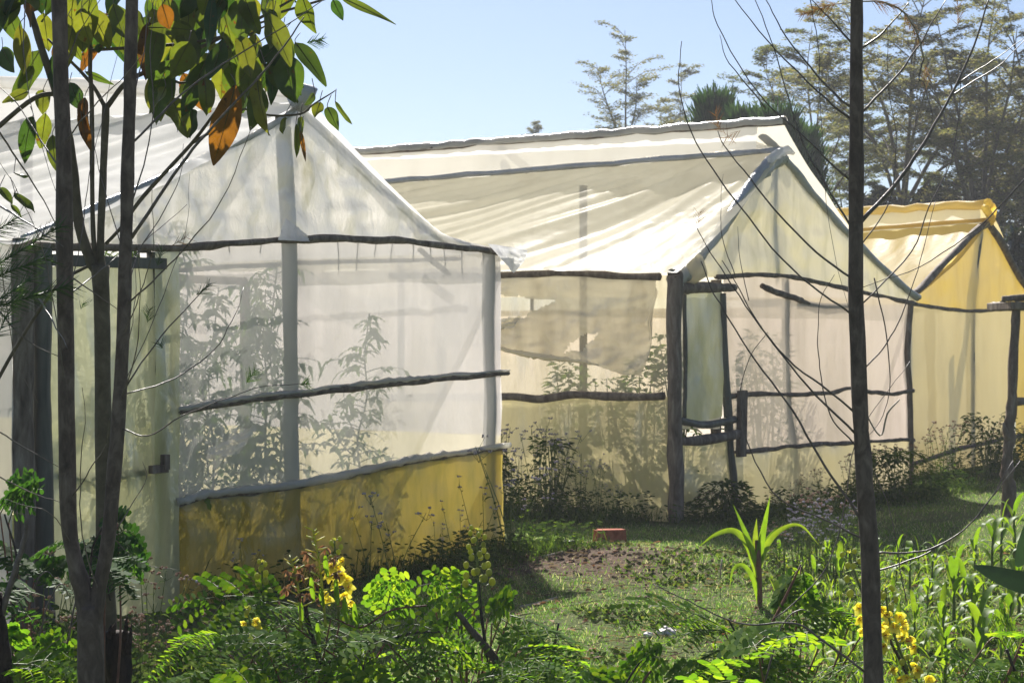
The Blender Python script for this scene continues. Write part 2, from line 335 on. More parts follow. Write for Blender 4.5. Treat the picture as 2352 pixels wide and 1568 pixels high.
# ---------------------------------------------------------------- ground
def ground():
    xs = []; ys = []
    def rng(a, b, n): return [a+(b-a)*i/n for i in range(n)]
    xs = rng(-150, -40, 5)+rng(-40, -8, 12)+rng(-8, 9, 130)+rng(9, 40, 12)+rng(40, 150, 5)+[150]
    ys = rng(-50, 5, 6)+rng(5, 18, 120)+rng(18, 32, 30)+rng(32, 100, 14)+rng(100, 200, 4)+[200]
    b = MB()
    for y in ys:
        for x in xs:
            b.v.append(V((x, y, gz(x, y)+0.012*noise.noise(V((x*6, y*6, 8))))))
    n = len(xs)
    for j in range(len(ys)-1):
        for i in range(n-1):
            a = j*n+i; b.f.append((a, a+1, a+n+1, a+n))
    m, N, L = newmat('soil and turf')
    n1 = noise_tex(N, L, 0.9, 8, (1, 1, 1), 0.6, 0.4); n2 = noise_tex(N, L, 34, 6, (1, 1, 1), 0.7)
    soil = ramp(N, L, n2, [(0.3, (0.045, 0.028, 0.018)), (0.55, (0.11, 0.072, 0.048)), (0.75, (0.19, 0.14, 0.095))])
    turf = ramp(N, L, n2, [(0.3, (0.03, 0.05, 0.012)), (0.55, (0.09, 0.115, 0.03)), (0.75, (0.20, 0.20, 0.08))])
    tc = N.new('ShaderNodeTexCoord'); ds = N.new('ShaderNodeVectorMath'); ds.operation = 'DISTANCE'
    L.new(tc.outputs['Object'], ds.inputs[0]); ds.inputs[1].default_value = (0.5, 12.9, 0.1)
    ad = N.new('ShaderNodeMath'); ad.operation = 'MULTIPLY_ADD'; L.new(n1, ad.inputs[0]); ad.inputs[1].default_value = 2.6; L.new(ds.outputs['Value'], ad.inputs[2])
    f1 = ramp(N, L, ad.outputs[0], [(0.0, (0, 0, 0)), (1.0, (1, 1, 1))])
    mr = N.new('ShaderNodeMapRange'); L.new(ad.outputs[0], mr.inputs[0]); mr.inputs[1].default_value = 1.9; mr.inputs[2].default_value = 2.6
    f2 = ramp(N, L, n1, [(0.60, (1, 1, 1)), (0.72, (0.15, 0.15, 0.15))])
    mm = N.new('ShaderNodeMath'); mm.operation = 'MULTIPLY'; L.new(mr.outputs[0], mm.inputs[0]); L.new(f2, mm.inputs[1])
    c = mixc(N, L, mm.outputs[0], soil, turf)
    p = N.new('ShaderNodeBsdfPrincipled'); L.new(c, p.inputs['Base Color']); p.inputs['Roughness'].default_value = 0.95; p.inputs['Specular IOR Level'].default_value = 0.1
    bp = N.new('ShaderNodeBump'); bp.inputs['Strength'].default_value = 0.8; bp.inputs['Distance'].default_value = 0.03; L.new(n2, bp.inputs['Height']); L.new(bp.outputs[0], p.inputs['Normal'])
    o = N.new('ShaderNodeOutputMaterial'); L.new(p.outputs[0], o.inputs[0])
    tag(b.build('ground', m), 'uneven ground of short turf and bare brown soil in front of the greenhouses', 'ground', kind='structure')

    rg = random.Random(11); g = MB(); h = MB(); st = MB()
    def blade(mb, p, L_, w, lean):
        a = rg.random()*6.283; dx = V((math.cos(a), math.sin(a), 0))
        b_ = rg.random()*6.283; sd = V((math.cos(b_), math.sin(b_), 0))*w
        mid = p+V((0, 0, L_*0.55))+dx*(lean*L_*0.3); tip = p+V((0, 0, L_*(1-0.35*lean)))+dx*(lean*L_)
        k = len(mb.v); mb.v += [p-sd, p+sd, mid+sd*0.7, mid-sd*0.7, tip]
        mb.f += [(k, k+1, k+2, k+3), (k+3, k+2, k+4)]
    n = 0
    while n < 105000:
        d = 8.2+(rg.random()**1.5)*13.5
        px = 750+rg.random()*1700
        if d > 13.2 and px < 1180: continue
        x = (px-CX)*d/F
        if d > wall2_front(px): continue
        k = noise.noise(V((x*0.9, d*0.9, 21)))
        bare = math.exp(-(((x-0.5)/0.75)**2+((d-12.9)/0.9)**2))
        if rg.random() < bare*1.0 or k < -0.32 and rg.random() < 0.75: continue
        tall = 1+1.1*max(0, noise.noise(V((x*1.6, d*1.6, 5))))
        p = V((x, d, gz(x, d)-0.005))
        blade(g, p, (0.016+0.034*rg.random())*tall, 0.0016+0.0013*rg.random(), 0.4+1.2*rg.random())
        n += 1
    tag(g.build('grass', M['grass'], smooth=False), 'short sunlit grass turf on the ground before the greenhouses', 'grass', kind='stuff')
    for _ in range(2600):                                # small broad leaves in the turf
        d = 8.3+rg.random()*6; px = 1150+rg.random()*1250
        x = (px-CX)*d/F
        if noise.noise(V((x*1.1, d*1.1, 40))) < 0.0: continue
        p = V((x, d, gz(x, d)))
        for q in range(4):
            a = rg.random()*6.283
            dr = V((math.cos(a), math.sin(a), 0.5+rg.random()*0.6)).normalized()
            h.leaflet(p, dr, V((0, -0.3, 1)), 0.03+0.025*rg.random(), 0.018+0.01*rg.random())
    tag(h.build('clover', M['weed_light'], smooth=False), 'low broad leaved ground cover mixed into the sunlit turf', 'ground cover', kind='stuff')
    for _ in range(2200):                                # straw and clippings lying on the ground
        d = 8.5+rg.random()*5.5; px = 1150+rg.random()*1250; x = (px-CX)*d/F
        a = rg.random()*3.14; L_ = 0.03+0.07*rg.random()
        p = V((x, d, gz(x, d)+0.006+0.02*rg.random())); q = V((math.cos(a), math.sin(a), 0.3*(rg.random()-0.5)))*L_
        w = V((-math.sin(a), math.cos(a), 0))*0.0022
        st.quad(p-w, p+q-w, p+q+w+V((0, 0, 0.004)), p+w+V((0, 0, 0.004)))
    tag(st.build('straw_litter', M['straw'], smooth=False), 'dry straw and clippings scattered over the turf', 'straw', kind='stuff')

class Wall:
    def __init__(s, pa, da, pb, db):
        s.a = V(((pa-CX)*da/F, da)); s.b = V(((pb-CX)*db/F, db))
        s.dir = (s.b-s.a).normalized(); s.n = V((s.dir.y, -s.dir.x))
    def depth(s, px):
        u = (px-CX)/F; e = s.b-s.a                       # a.x+t e.x = u (a.y+t e.y)
        t = (u*s.a.y-s.a.x)/(e.x-u*e.y)
        return s.a.y+t*e.y
    def p(s, px, py, off=0.0):
        q = W(px, py, s.depth(px))
        return q+V((s.n.x, s.n.y, 0))*off
    def g(s, px, off=0.0, z=0.0):                        # point on the ground under that column
        d = s.depth(px); q = V(((px-CX)*d/F, d, 0))+V((s.n.x, s.n.y, 0))*off
        q.z = z; return q
    def gy(s, px, z=-0.02):                              # picture height of ground there
        return CY+(CZ-z)*F/s.depth(px)

def band(mb, w, top, bot, x0, x1, nx, ny, off=0.0, wr=0.012, seed=0.0, fx=0.03, fy=0.006, pin=True):
    def fn(u, v):
        px = lerp(x0, x1, u); y = lerp(interp(top, px), interp(bot, px), v)
        k = math.sin(math.pi*v)**0.5 if pin else 1.0
        q = noise.noise(V((px*fx, y*fy, seed)))+0.5*noise.noise(V((px*fx*2.3+y*0.012, y*fy*3, seed+9)))
        return w.p(px, y, off+wr*q*k)
    mb.grid(fn, nx, ny)
def pole(mb, w, pts, r, off=0.0, k=5, n=8, rough=0.25):
    P = [w.p(x, y, off) for x, y in pts]
    P = spline(P, k*2) if len(P) > 2 else [P[0].lerp(P[1], i/12) for i in range(13)]
    P = [p+noise.noise_vector(p*2.2)*0.007+noise.noise_vector(p*9.0)*0.003 for p in P]
    mb.tube(P, r, n, rough)
def slope(mb, R0, R1, E0, E1, nu, nv, disp):
    nrm = (R1-R0).cross(E0-R0).normalized()
    if nrm.z < 0: nrm = -nrm
    def fn(u, v):
        p = R0.lerp(R1, u).lerp(E0.lerp(E1, u), v)
        return p+nrm*disp(u, v)
    mb.grid(fn, nu, nv)
    return nrm

w1 = Wall(55, 10.15, 1160, 13.9)
w2 = Wall(1535, 16.4, 2090, 20.3)
w2s = Wall(1150, 17.56, 1530, 16.4)
w3 = Wall(2095, 22.0, 2440, 26.0)
def wall2_front(px):
    if px > 2092: return w3.depth(px)-0.05
    if px > 1535: return w2.depth(px)-0.05
    if px > 1150: return w2s.depth(px)-0.05
    return w1.depth(px)-0.05
DIR1 = V((-w1.n.x, -w1.n.y, 0)); DIR2 = V((-w2.n.x, -w2.n.y, 0)); DIR3 = V((-w3.n.x, -w3.n.y, 0))

def ties(mb, w, line, x0, x1, step, off, ln, seed):      # short ends of string hanging from a rail
    rr = random.Random(seed); x = x0
    while x < x1:
        y = interp(line, x)
        mb.tube([w.p(x, y-5, off), w.p(x+rr.uniform(-2, 2), y+ln*rr.random(), off+0.01), w.p(x+rr.uniform(-4, 4), y+ln*(0.6+rr.random()), off)], 0.004, 4)
        x += step*(0.7+0.6*rr.random())

# ---------------------------------------------------------------- greenhouse with the white net gable
def greenhouse_white():
    o = w1.g(600); g = thing('greenhouse', o, 'large white greenhouse at the left with see-through net gable over a yellow skirt', 'greenhouse')
    LEN = 8.0
    tie = [(40, 566), (370, 570), (520, 562), (690, 550), (860, 550), (1000, 564), (1165, 582)]
    edge_r = [(685, 243), (720, 272), (760, 309), (850, 399), (940, 482), (1010, 538), (1090, 562), (1182, 579)]
    top = [(40, 552), (230, 474), (460, 368), (640, 275)]+edge_r
    mid = [(402, 945), (520, 925), (700, 903), (900, 880), (1020, 868), (1165, 856)]
    low = [(398, 1160), (470, 1140), (600, 1128), (760, 1100), (900, 1070), (1020, 1048), (1160, 1028)]
    gnd = [(x, w1.gy(x)) for x in range(-40, 1240, 60)]
    b = MB(); band(b, w1, top, tie, 60, 1172, 110, 22, 0.02, 0.05, 1.0, 0.022, 0.012); b.build('gable_sheet', M['gable_white'], g)
    b = MB(); band(b, w1, tie, mid, 392, 1150, 70, 20, 0.0, 0.02, 2.0); b.build('upper_net', M['net_white'], g)
    b = MB(); band(b, w1, mid, low, 398, 1150, 70, 14, 0.0, 0.015, 3.0); b.build('lower_net', M['net_white'], g)
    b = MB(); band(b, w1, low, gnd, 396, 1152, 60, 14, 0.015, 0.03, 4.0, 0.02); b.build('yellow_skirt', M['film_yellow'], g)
    # door bay
    d = MB(); band(d, w1, [(100, 612), (372, 612)], gnd, 118, 366, 24, 20, -0.02, 0.03, 5.0); dr = d.build('door', M['film_green'], g)
    d = MB(); pole(d, w1, [(118, 1092), (240, 1094), (352, 1082)], 0.024, -0.055); d.build('door_rail', M['pole_dark'], dr)
    d = MB(); c = w1.p(352, 1076, 0.045); ex = V((w1.dir.x, w1.dir.y, 0.01))
    d.box(c, ex*0.065, V((w1.n.x, w1.n.y, 0))*0.02, V((-0.02, 0, 1))*0.024)
    d.box(w1.p(365, 1060, 0.05), ex*0.02, V((w1.n.x, w1.n.y, 0))*0.025, V((0, 0, 1))*0.045); d.build('latch', M['pole_dark'], dr, False)
    b = MB(); c = w1.p(243, 602, 0.03)
    b.box(c, ex*((w1.p(375, 600)-w1.p(112, 600)).length/2), V((w1.n.x, w1.n.y, 0))*0.02, V((0, 0, 1))*0.032); b.build('door_header', M['pole_grey'], g, False)
    for pts, r, off, m in (([(46, 548), (46, 900), (52, w1.gy(48))], 0.062, 0.02, 'pole'),
                           ([(94, 560), (95, 950), (102, w1.gy(100))], 0.058, 0.0, 'pole_grey'),
                           ([(366, 578), (374, 800), (384, 1100), (388, w1.gy(388))], 0.047, -0.045, 'pole_grey')):
        b = MB(); pole(b, w1, pts, r, off, 6, 10); b.build('door_post', M[m], g)
    b = MB(); band(b, w1, [(340, 575), (420, 575)], gnd, 348, 404, 8, 20, 0.03, 0.02, 7.0); b.build('post_wrap', M['film_green'], g)
    b = MB(); pole(b, w1, [(672, 262), (680, 420), (688, 600), (690, 900), (694, 1120), (700, w1.gy(700))], 0.050, -0.085, 6, 10); b.build('ridge_post', M['pole_grey'], g)
    b = MB(); pole(b, w1, [(1138, 578), (1136, 760), (1142, 900), (1138, 1030), (1144, w1.gy(1144))], 0.045, -0.06, 6, 10); b.build('corner_post', M['pole_grey'], g)
    b = MB(); pole(b, w1, [(342, 500), (346, 580)], 0.035, -0.05); b.build('short_post', M['pole_grey'], g)
    b = MB(); pole(b, w1, tie, 0.023, 0.025, 6, 8, 0.6); ties(b, w1, tie, 780, 1130, 38, -0.02, 46, 5); ties(b, w1, tie, 400, 680, 70, -0.02, 18, 6); b.build('tie_beam', M['pole'], g)
    b = MB(); pole(b, w1, mid, 0.021, 0.012, 6, 8, 0.8); b.build('wall_rail', M['pole_dark'], g)
    b = MB(); pole(b, w1, low, [0.026, 0.024, 0.02, 0.018], 0.0, 6, 8, 0.6); b.build('wall_rail', M['pole'], g)
    b = MB(); pole(b, w1, [(x, y-6) for x, y in mid], [0.014, 0.02, 0.012, 0.022, 0.014, 0.01], 0.022, 6, 7, 1.0); b.build('rolled_net_hem', M['cap'], g)
    b = MB(); pole(b, w1, [(x, y-7) for x, y in low], [0.022, 0.028, 0.026, 0.016], 0.035, 6, 8, 0.9); b.build('rolled_net_hem', M['cap'], g)
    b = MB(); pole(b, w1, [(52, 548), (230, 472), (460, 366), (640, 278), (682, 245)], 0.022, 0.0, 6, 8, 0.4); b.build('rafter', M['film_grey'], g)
    b = MB(); pole(b, w1, [(x, y+4) for x, y in edge_r], 0.022, -0.03, 5, 8, 0.4); b.build('rafter', M['pole_grey'], g)
    # loose film gathered round the ridge post where it meets the tie beam
    b = MB(); q = [w1.p(x, y, 0.01) for x, y in ((680, 500), (683, 520), (685, 540), (689, 560), (691, 585))]
    flapq = q
    def flap(pts, mat, name, off=0.06):
        f = MB(); A, B, C, D = [w1.p(x, y, off+0.02*i) for i, (x, y) in enumerate(pts)]
        nn = (B-A).cross(D-A).normalized()
        f.grid(lambda u, v: A.lerp(B, u).lerp(D.lerp(C, u), v)+nn*0.012*noise.noise(V((u*6, v*6, pts[0][0]))), 10, 10); f.build(name, M[mat], g)
    flap([(1105, 560), (1192, 574), (1180, 600), (1150, 628)], 'gable_white', 'loose_flap')
    flap([(640, 500), (684, 540), (684, 556), (606, 552)], 'gable_white', 'loose_flap')
    flap([(590, 968), (535, 1040), (500, 1048), (438, 1038)], 'net_white', 'torn_flap', 0.03)
    # shade cloth edges hanging behind the net
    b = MB(); pole(b, w1, [(385, 628), (560, 612), (760, 602), (1130, 592)], 0.016, -0.30); b.build('inner_rail', M['pole'], g)
    b = MB(); pole(b, w1, [(1005, 572), (1072, 628)], 0.02, -0.16); b.build('brace', M['pole'], g)
    # roof
    R0 = w1.p(668, 236, 0.10); E0 = w1.p(8, 556, 0.12)
    R1 = R0+DIR1*LEN; R1.z = 3.28; E1 = E0+DIR1*LEN; E1.z = E0.z+0.05
    def disp(u, v):
        c = (u+0.03)/(v*0.8+0.35)
        a = 0.05*noise.noise(V((c*11, v*0.8, 2)))+0.028*noise.noise(V((c*25, v*1.4, 5)))+0.008*noise.noise(V((u*60, v*20, 7)))
        return a-0.06*math.sin(math.pi*v)
    b = MB(); slope(b, R0, R1, E0, E1, 170, 46, disp); b.build('roof_sheet', M['roof_white'], g)
    cap0 = w1.p(672, 214, 0.1); cap1 = cap0+DIR1*3.0; cap1.z = 3.50; cap2 = cap0+DIR1*LEN; cap2.z = 3.62
    def capl(u):
        return cap0.lerp(cap1, u/0.375) if u < 0.375 else cap1.lerp(cap2, (u-0.375)/0.625)
    b = MB(); b.tube([capl(i/30)+V((0, 0, 0.012*noise.noise(V((i*0.7, 0, 0))))) for i in range(31)], 0.05, 9, 0.5); b.build('ridge_cap', M['roof_white'], g)
    b = MB(); b.grid(lambda u, v: capl(u).lerp(R0.lerp(R1, u), v)+V((0, 0, 0))+V((0.02*noise.noise(V((u*20, v*2, 1))), 0, 0)), 60, 5); b.build('vent_sheet', M['vent'], g)
    er = [w1.p(x, y, 0.03) for x, y in edge_r]; er = spline(er, 3)
    n = len(er)-1
    def rs(u, v):
        k = v*n; i = min(int(k), n-1); p = er[i].lerp(er[i+1], k-i)
        q = p+DIR1*(LEN*u)
        t = max(0.0, 1-v*1.3)
        q.z += (capl(u).z-er[0].z)*t
        q.z += 0.02*noise.noise(V((u*9, v*6, 1)))*min(1, u*8)
        return q
    b = MB(); b.grid(rs, 50, n*2); b.build('roof_sheet', M['roof_white'], g)
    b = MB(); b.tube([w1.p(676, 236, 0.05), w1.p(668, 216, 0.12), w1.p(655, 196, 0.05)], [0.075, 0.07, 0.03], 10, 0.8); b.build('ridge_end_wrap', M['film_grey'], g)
    # sides and back
    A = w1.g(28); Bc = w1.g(1150)
    def side(P, name, mat, z0, z1):
        f = MB(); f.grid(lambda u, v: P+DIR1*(LEN*u)+V((0, 0, lerp(z1, z0, v)))+V((0.02*noise.noise(V((u*14, v*3, z0))), 0.02*noise.noise(V((u*14, v*3, 4))), 0)), 40, 6); return f.build(name, M[mat], g)
    side(A, 'side_sheet', 'roof_white', -0.02, 2.17); side(Bc, 'side_net', 'net_white', 0.9, 2.16); side(Bc, 'side_skirt', 'film_straw', -0.02, 0.9)
    back = (Bc-A)
    f = MB(); f.grid(lambda u, v: A+DIR1*LEN+back*u+V((0, 0, lerp(2.15, 0.95, v))), 10, 4); f.build('back_net', M['net_white'], g)
    f = MB(); f.grid(lambda u, v: A+DIR1*LEN+back*u+V((0, 0, lerp(0.95, -0.02, v))), 10, 4); f.build('back_skirt', M['film_straw'], g)
    f = MB(); f.grid(lambda u, v: A+DIR1*LEN+back*u+V((0, 0, lerp(2.15+1.05*(1-abs(2*u-1)), 2.15, v))), 12, 3); f.build('back_gable_sheet', M['gable_white'], g)
    for s in (2.6, 5.3):
        for P in (A, Bc):
            f = MB(); f.tube([P+DIR1*s+V((0, 0, -0.05)), P+DIR1*s+V((0, 0, 2.1))], 0.045, 8); f.build('side_post', M['pole'], g)
        f = MB(); m_ = A.lerp(Bc, 0.5)+DIR1*s; f.tube([m_, m_+V((0, 0, 3.2))], 0.045, 8); f.build('inner_post', M['pole'], g)
        f = MB(); f.tube([A+DIR1*s+V((0, 0, 2.1)), Bc+DIR1*s+V((0, 0, 2.1))], 0.035, 8); f.build('cross_beam', M['pole'], g)
    return g

# ---------------------------------------------------------------- greenhouse with the cream roof
def greenhouse_cream():
    o = w2.g(1800); g = thing('greenhouse', o, 'cream plastic greenhouse in the middle with a rippled shiny roof and torn side sheet', 'greenhouse')
    s_near = 0.0; LEN = 8.5
    tie = [(1545, 640), (1640, 636), (1720, 632), (1800, 634), (1880, 650), (1950, 666), (2030, 682), (2098, 697)]
    edge_r = [(1792, 356), (1815, 385), (1850, 430), (1890, 476), (1930, 522), (1990, 585), (2050, 640), (2104, 684)]
    top = [(1545, 638), (1580, 618), (1660, 515), (1740, 405), (1780, 362)]+edge_r
    mid = [(1665, 912), (1710, 906), (1800, 905), (1900, 902), (1952, 892), (2000, 901), (2050, 904), (2094, 897)]
    low = [(1685, 1038), (1760, 1032), (1830, 1022), (1930, 1018), (2020, 1012), (2096, 1009)]
    gnd = [(x, w2.gy(x)) for x in range(1500, 2140, 40)]
    b = MB(); band(b, w2, top, tie, 1556, 2104, 90, 20, 0.02, 0.045, 11.0, 0.035, 0.012); b.build('gable_sheet', M['gable_cream'], g)
    b = MB(); band(b, w2, tie, mid, 1662, 2086, 50, 16, 0.0, 0.02, 12.0); b.build('upper_net', M['net_beige'], g)
    b = MB(); band(b, w2, mid, low, 1680, 2086, 50, 10, 0.0, 0.02, 13.0); b.build('lower_net', M['net_beige'], g)
    b = MB(); band(b, w2, low, gnd, 1683, 2092, 50, 12, 0.01, 0.035, 14.0); b.build('straw_skirt', M['film_straw'], g)
    ex = V((w2.dir.x, w2.dir.y, 0)); en = V((w2.n.x, w2.n.y, 0))
    # door
    d = MB(); band(d, w2, [(1540, 668), (1670, 672)], [(1540, 955), (1610, 968), (1672, 952)], 1572, 1655, 14, 16, 0.015, 0.03, 15.0, 0.06); dr = d.build('door', M['film_green'], g)
    d = MB(); band(d, w2, [(1540, 1005), (1700, 1000)], gnd, 1548, 1684, 16, 12, 0.0, 0.03, 16.0); d.build('lower_sheet', M['film_straw'], dr)
    d = MB(); band(d, w2, [(1540, 664), (1670, 664)], [(1540, 985), (1690, 985)], 1548, 1664, 8, 8, -0.05, 0.01, 17.0); d.build('inner_sheet', M['roof_white'], dr)
    d = MB(); pole(d, w2, [(1552, 965), (1610, 974), (1680, 962)], 0.036, 0.03, 6, 10); d.build('door_rail', M['pole_grey'], dr)
    d = MB(); pole(d, w2, [(1570, 676), (1572, 800), (1570, 960)], 0.02, 0.01); d.build('door_stile', M['pole_grey'], dr)
    d = MB(); pole(d, w2, [(1548, 1013), (1620, 1006), (1690, 992)], 0.042, 0.06, 6, 10, 0.5); d.build('door_bar', M['pole_dark'], dr)
    d = MB(); c = w2.p(1689, 972, 0.07)
    d.box(c, ex*0.06+V((0, 0, 0)), en*0.025, V((0.02, 0, 1))*0.31); d.build('door_plank', M['pole_dark'], dr, False)
    b = MB(); pole(b, w2, [(1656, 672), (1662, 800), (1672, 960), (1683, 1100), (1688, w2.gy(1688))], 0.042, 0.0, 6, 10); b.build('door_post', M['pole_grey'], g)
    b = MB(); pole(b, w2, [(1542, 664), (1610, 660), (1676, 660)], [0.06, 0.05, 0.035], 0.05, 6, 10); b.build('door_header', M['pole'], g)
    b = MB(); q = [w2.p(x, y, 0.08) for x, y in ((1532, 632), (1533, 650), (1531, 800), (1533, 1000), (1535, 1120), (1536, w2.gy(1536)+6))]
    b.tube(spline(q, 6), [0.062, 0.066, 0.064, 0.066, 0.07, 0.075], 12, 0.3); b.build('corner_post', M['pole'], g)
    b = MB(); pole(b, w2, [(2090, 690), (2082, 800), (2088, 900), (2090, 1010), (2090, w2.gy(2090))], 0.042, 0.0, 6, 10); b.build('corner_post', M['pole_dark'], g)
    b = MB(); pole(b, w2, [(1787, 372), (1782, 500), (1790, 636)], 0.03, -0.03); b.build('ridge_post', M['pole_grey'], g)
    b = MB(); pole(b, w2, [(1813, 634), (1818, 900), (1832, 1020), (1832, w2.gy(1832))], 0.035, -0.05, 6, 8); b.build('ridge_post', M['pole_grey'], g)
    b = MB(); pole(b, w2, [(1768, 640), (1766, 900), (1768, 1030)], 0.05, -0.6, 6, 8); b.build('inner_post', M['pole'], g)
    b = MB(); pole(b, w2, tie[1:], 0.023, 0.02, 6, 8, 0.6); b.build('tie_beam', M['pole_dark'], g)
    b = MB(); pole(b, w2, mid, 0.022, 0.015, 6, 8, 0.8); b.build('wall_rail', M['pole_dark'], g)
    b = MB(); pole(b, w2, low, 0.02, 0.015, 6, 8, 0.8); b.build('wall_rail', M['pole_dark'], g)
    b = MB(); pole(b, w2, [(1745, 657), (1790, 676), (1835, 690)], [0.028, 0.032, 0.03], 0.03, 6, 8); pole(b, w2, [(1835, 690), (1900, 702), (1985, 700)], [0.03, 0.024], -0.03, 6, 8); b.build('curved_brace', M['pole_dark'], g)
    b = MB(); pole(b, w2, [(1545, 646), (1580, 614), (1660, 512), (1740, 402), (1786, 358)], [0.075, 0.06, 0.055, 0.06, 0.08], 0.03, 6, 10, 0.6); b.build('wrapped_rafter', M['film_grey'], g)  # grey film colour stands in for the thick shadows on this wrap
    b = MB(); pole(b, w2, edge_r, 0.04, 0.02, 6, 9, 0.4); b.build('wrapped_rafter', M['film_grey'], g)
    b = MB(); b.tube([w2.p(1588, 592, 0.05), w2.p(1576, 626, 0.10), w2.p(1572, 655, 0.06)], [0.06, 0.10, 0.02], 10, 0.8); b.build('loose_flap', M['roof_cream'], g)
    # roof
    R0 = w2.p(1772, 352, 0.12); E0 = w2s.p(1568, 622, 0.10)
    R1 = W(820, 428, 21.8); R1 = R0+(R1-R0)*1.5
    ed = (w2s.p(1150, 628)-w2s.p(1530, 628)).normalized(); E1 = E0+ed*((R1-R0).length)
    def disp(u, v):
        c = (u+0.04)/(v+0.42)
        fade = min(1, v*3+0.25)
        a = (0.052*noise.noise(V((c*9, v*0.5, 12)))+0.036*noise.noise(V((c*20, v*0.8, 15)))+0.012*noise.noise(V((c*44, v*0.8, 17))))*fade
        a += 0.002*noise.noise(V((u*90, v*30, 7)))
        return a-0.10*math.sin(math.pi*v)*(0.5+0.5*math.sin(u*12)**2)
    b = MB(); slope(b, R0, R1, E0, E1, 240, 60, disp); b.build('roof_sheet', M['roof_cream'], g)
    c0 = w2.p(1782, 280, 0.1); c1 = W(820, 350, 21.8); c1 = c0+(c1-c0)*1.5
    b = MB(); b.tube([c0.lerp(c1, i/40)+V((0, 0, 0.016*noise.noise(V((i*0.8, 0, 4))))) for i in range(41)], 0.035, 9, 0.8); b.build('ridge_pole', M['pole'], g)
    def capf(u, v):                                       # film wrapped over the ridge pole
        a = lerp(-0.2, 3.6, v); p = c0.lerp(c1, u); p.z += 0.016*noise.noise(V((u*40*0.8, 0, 4)))
        r = 0.052+0.010*noise.noise(V((u*110, v*4, 1)))
        return p+V((w2.dir.x, w2.dir.y, 0))*(r*math.cos(a))+V((0, 0, 1))*(r*math.sin(a)*(1.0 if v < 0.8 else 1.3))
    b = MB(); b.grid(capf, 160, 9); b.build('ridge_cap', M['cap'], g)
    Rm = R0+V((0, 0, 0.0))
    b = MB(); b.grid(lambda u, v: c0.lerp(c1, 0.035+0.965*u).lerp(R0.lerp(R1, 0.035+0.965*u), v)+V((0.015*noise.noise(V((u*30, v*2, 1))), 0, 0)), 80, 6); b.build('vent_sheet', M['vent'], g)
    b = MB(); b.tube([R0.lerp(R1, i/30)+V((0, 0, 0.03+0.02*noise.noise(V((i*1.1, 2, 4))))) for i in range(31)], 0.03, 8, 0.6); b.build('vent_rail', M['film_grey'], g)
    for (xa, ya), (xb, yb), f in (((1148, 326), (1216, 392), 0.0), ((1744, 288), (1790, 345), 0.0)):
        dd = lerp(18.35, 21.8, (1782-xa)/960)
        b = MB(); b.tube([W(xa, ya, dd-0.06), W((xa+xb)/2, (ya+yb)/2, dd-0.09), W(xb, yb, dd-0.03)], 0.055, 9, 0.3); b.build('vent_strut', M['pole'], g)
    b = MB(); q = [W(x, y, 18.3) for x, y in ((1702, 300), (1735, 325), (1770, 348), (1800, 350))]
    A, B, C, D = W(1700, 288, 18.55), W(1712, 352, 18.3), W(1800, 352, 18.1), W(1770, 335, 18.3)
    b.grid(lambda u, v: A.lerp(D, u).lerp(B.lerp(C, u), v)+V((0.04*noise.noise(V((u*5, v*5, 3))), -0.08*abs(noise.noise(V((u*6, v*4, 8)))), -0.05*math.sin(3.1*u)*(1-v))), 12, 10); b.build('torn_net', M['vent'], g)
    b = MB(); b.tube(spline([w2.p(1745, 368, 0.1), w2.p(1772, 350, 0.12), w2.p(1800, 350, 0.08)], 5), [0.03, 0.055, 0.03], 10, 0.9); b.build('gathered_film', M['vent'], g)
    er = spline([w2.p(x, y, 0.03) for x, y in edge_r], 3); n = len(er)-1
    dv = (c1-c0)
    def rs(u, v):
        k = v*n; i = min(int(k), n-1); p = er[i].lerp(er[i+1], k-i)
        t = max(0.0, 1-v*1.2)
        return p+dv*u+V((0, 0, (c0.z-er[0].z)*t+0.02*noise.noise(V((u*9, v*6, 1)))))
    b = MB(); b.grid(rs, 50, n*2); b.build('roof_sheet', M['roof_cream'], g)
    # left side wall
    eave = [(900, 628), (1150, 627), (1300, 622), (1420, 628), (1520, 632)]
    rail = [(900, 914), (1150, 910), (1250, 914), (1330, 906), (1420, 911), (1530, 910)]
    sg = [(x, w2s.gy(x)) for x in range(840, 1560, 40)]
    b = MB(); pole(b, w2s, [(x, y+5) for x, y in eave], 0.034, 0.03, 8, 9, 0.4); b.build('eave_pole', M['pole_dark'], g)
    b = MB(); pole(b, w2s, rail, 0.036, 0.05, 8, 9, 0.5); b.build('wall_rail', M['pole'], g)
    rag = [(900, 796), (1150, 797), (1230, 812), (1330, 830), (1385, 842), (1440, 862), (1478, 862), (1492, 830), (1502, 740), (1514, 645)]
    b = MB()
    def tarp(u, v):
        px = lerp(1000, 1510, u); yt = interp(eave, px)+4; yb = interp(rag, px)+6*noise.noise(V((px*0.06, 0, 1)))
        y = lerp(yt, yb, v)
        q = 0.07*noise.noise(V((px*0.012+y*0.008, y*0.02-px*0.006, 3)))+0.03*noise.noise(V((px*0.03+y*0.03, y*0.06-px*0.01, 5)))
        return w2s.p(px, y, 0.03+q*v**0.5)
    b.grid(tarp, 110, 44)
    glint_holes = ([(1120, 676), (1180, 680), (1276, 690), (1238, 708), (1200, 728), (1150, 738), (1120, 742)], [(1296, 808), (1318, 782), (1342, 770), (1372, 766), (1352, 790), (1338, 806)])  # openings cut so the pale interior stands in for glints on the film
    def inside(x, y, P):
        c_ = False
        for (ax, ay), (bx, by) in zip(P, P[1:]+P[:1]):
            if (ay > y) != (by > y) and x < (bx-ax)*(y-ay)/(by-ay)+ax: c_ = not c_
        return c_
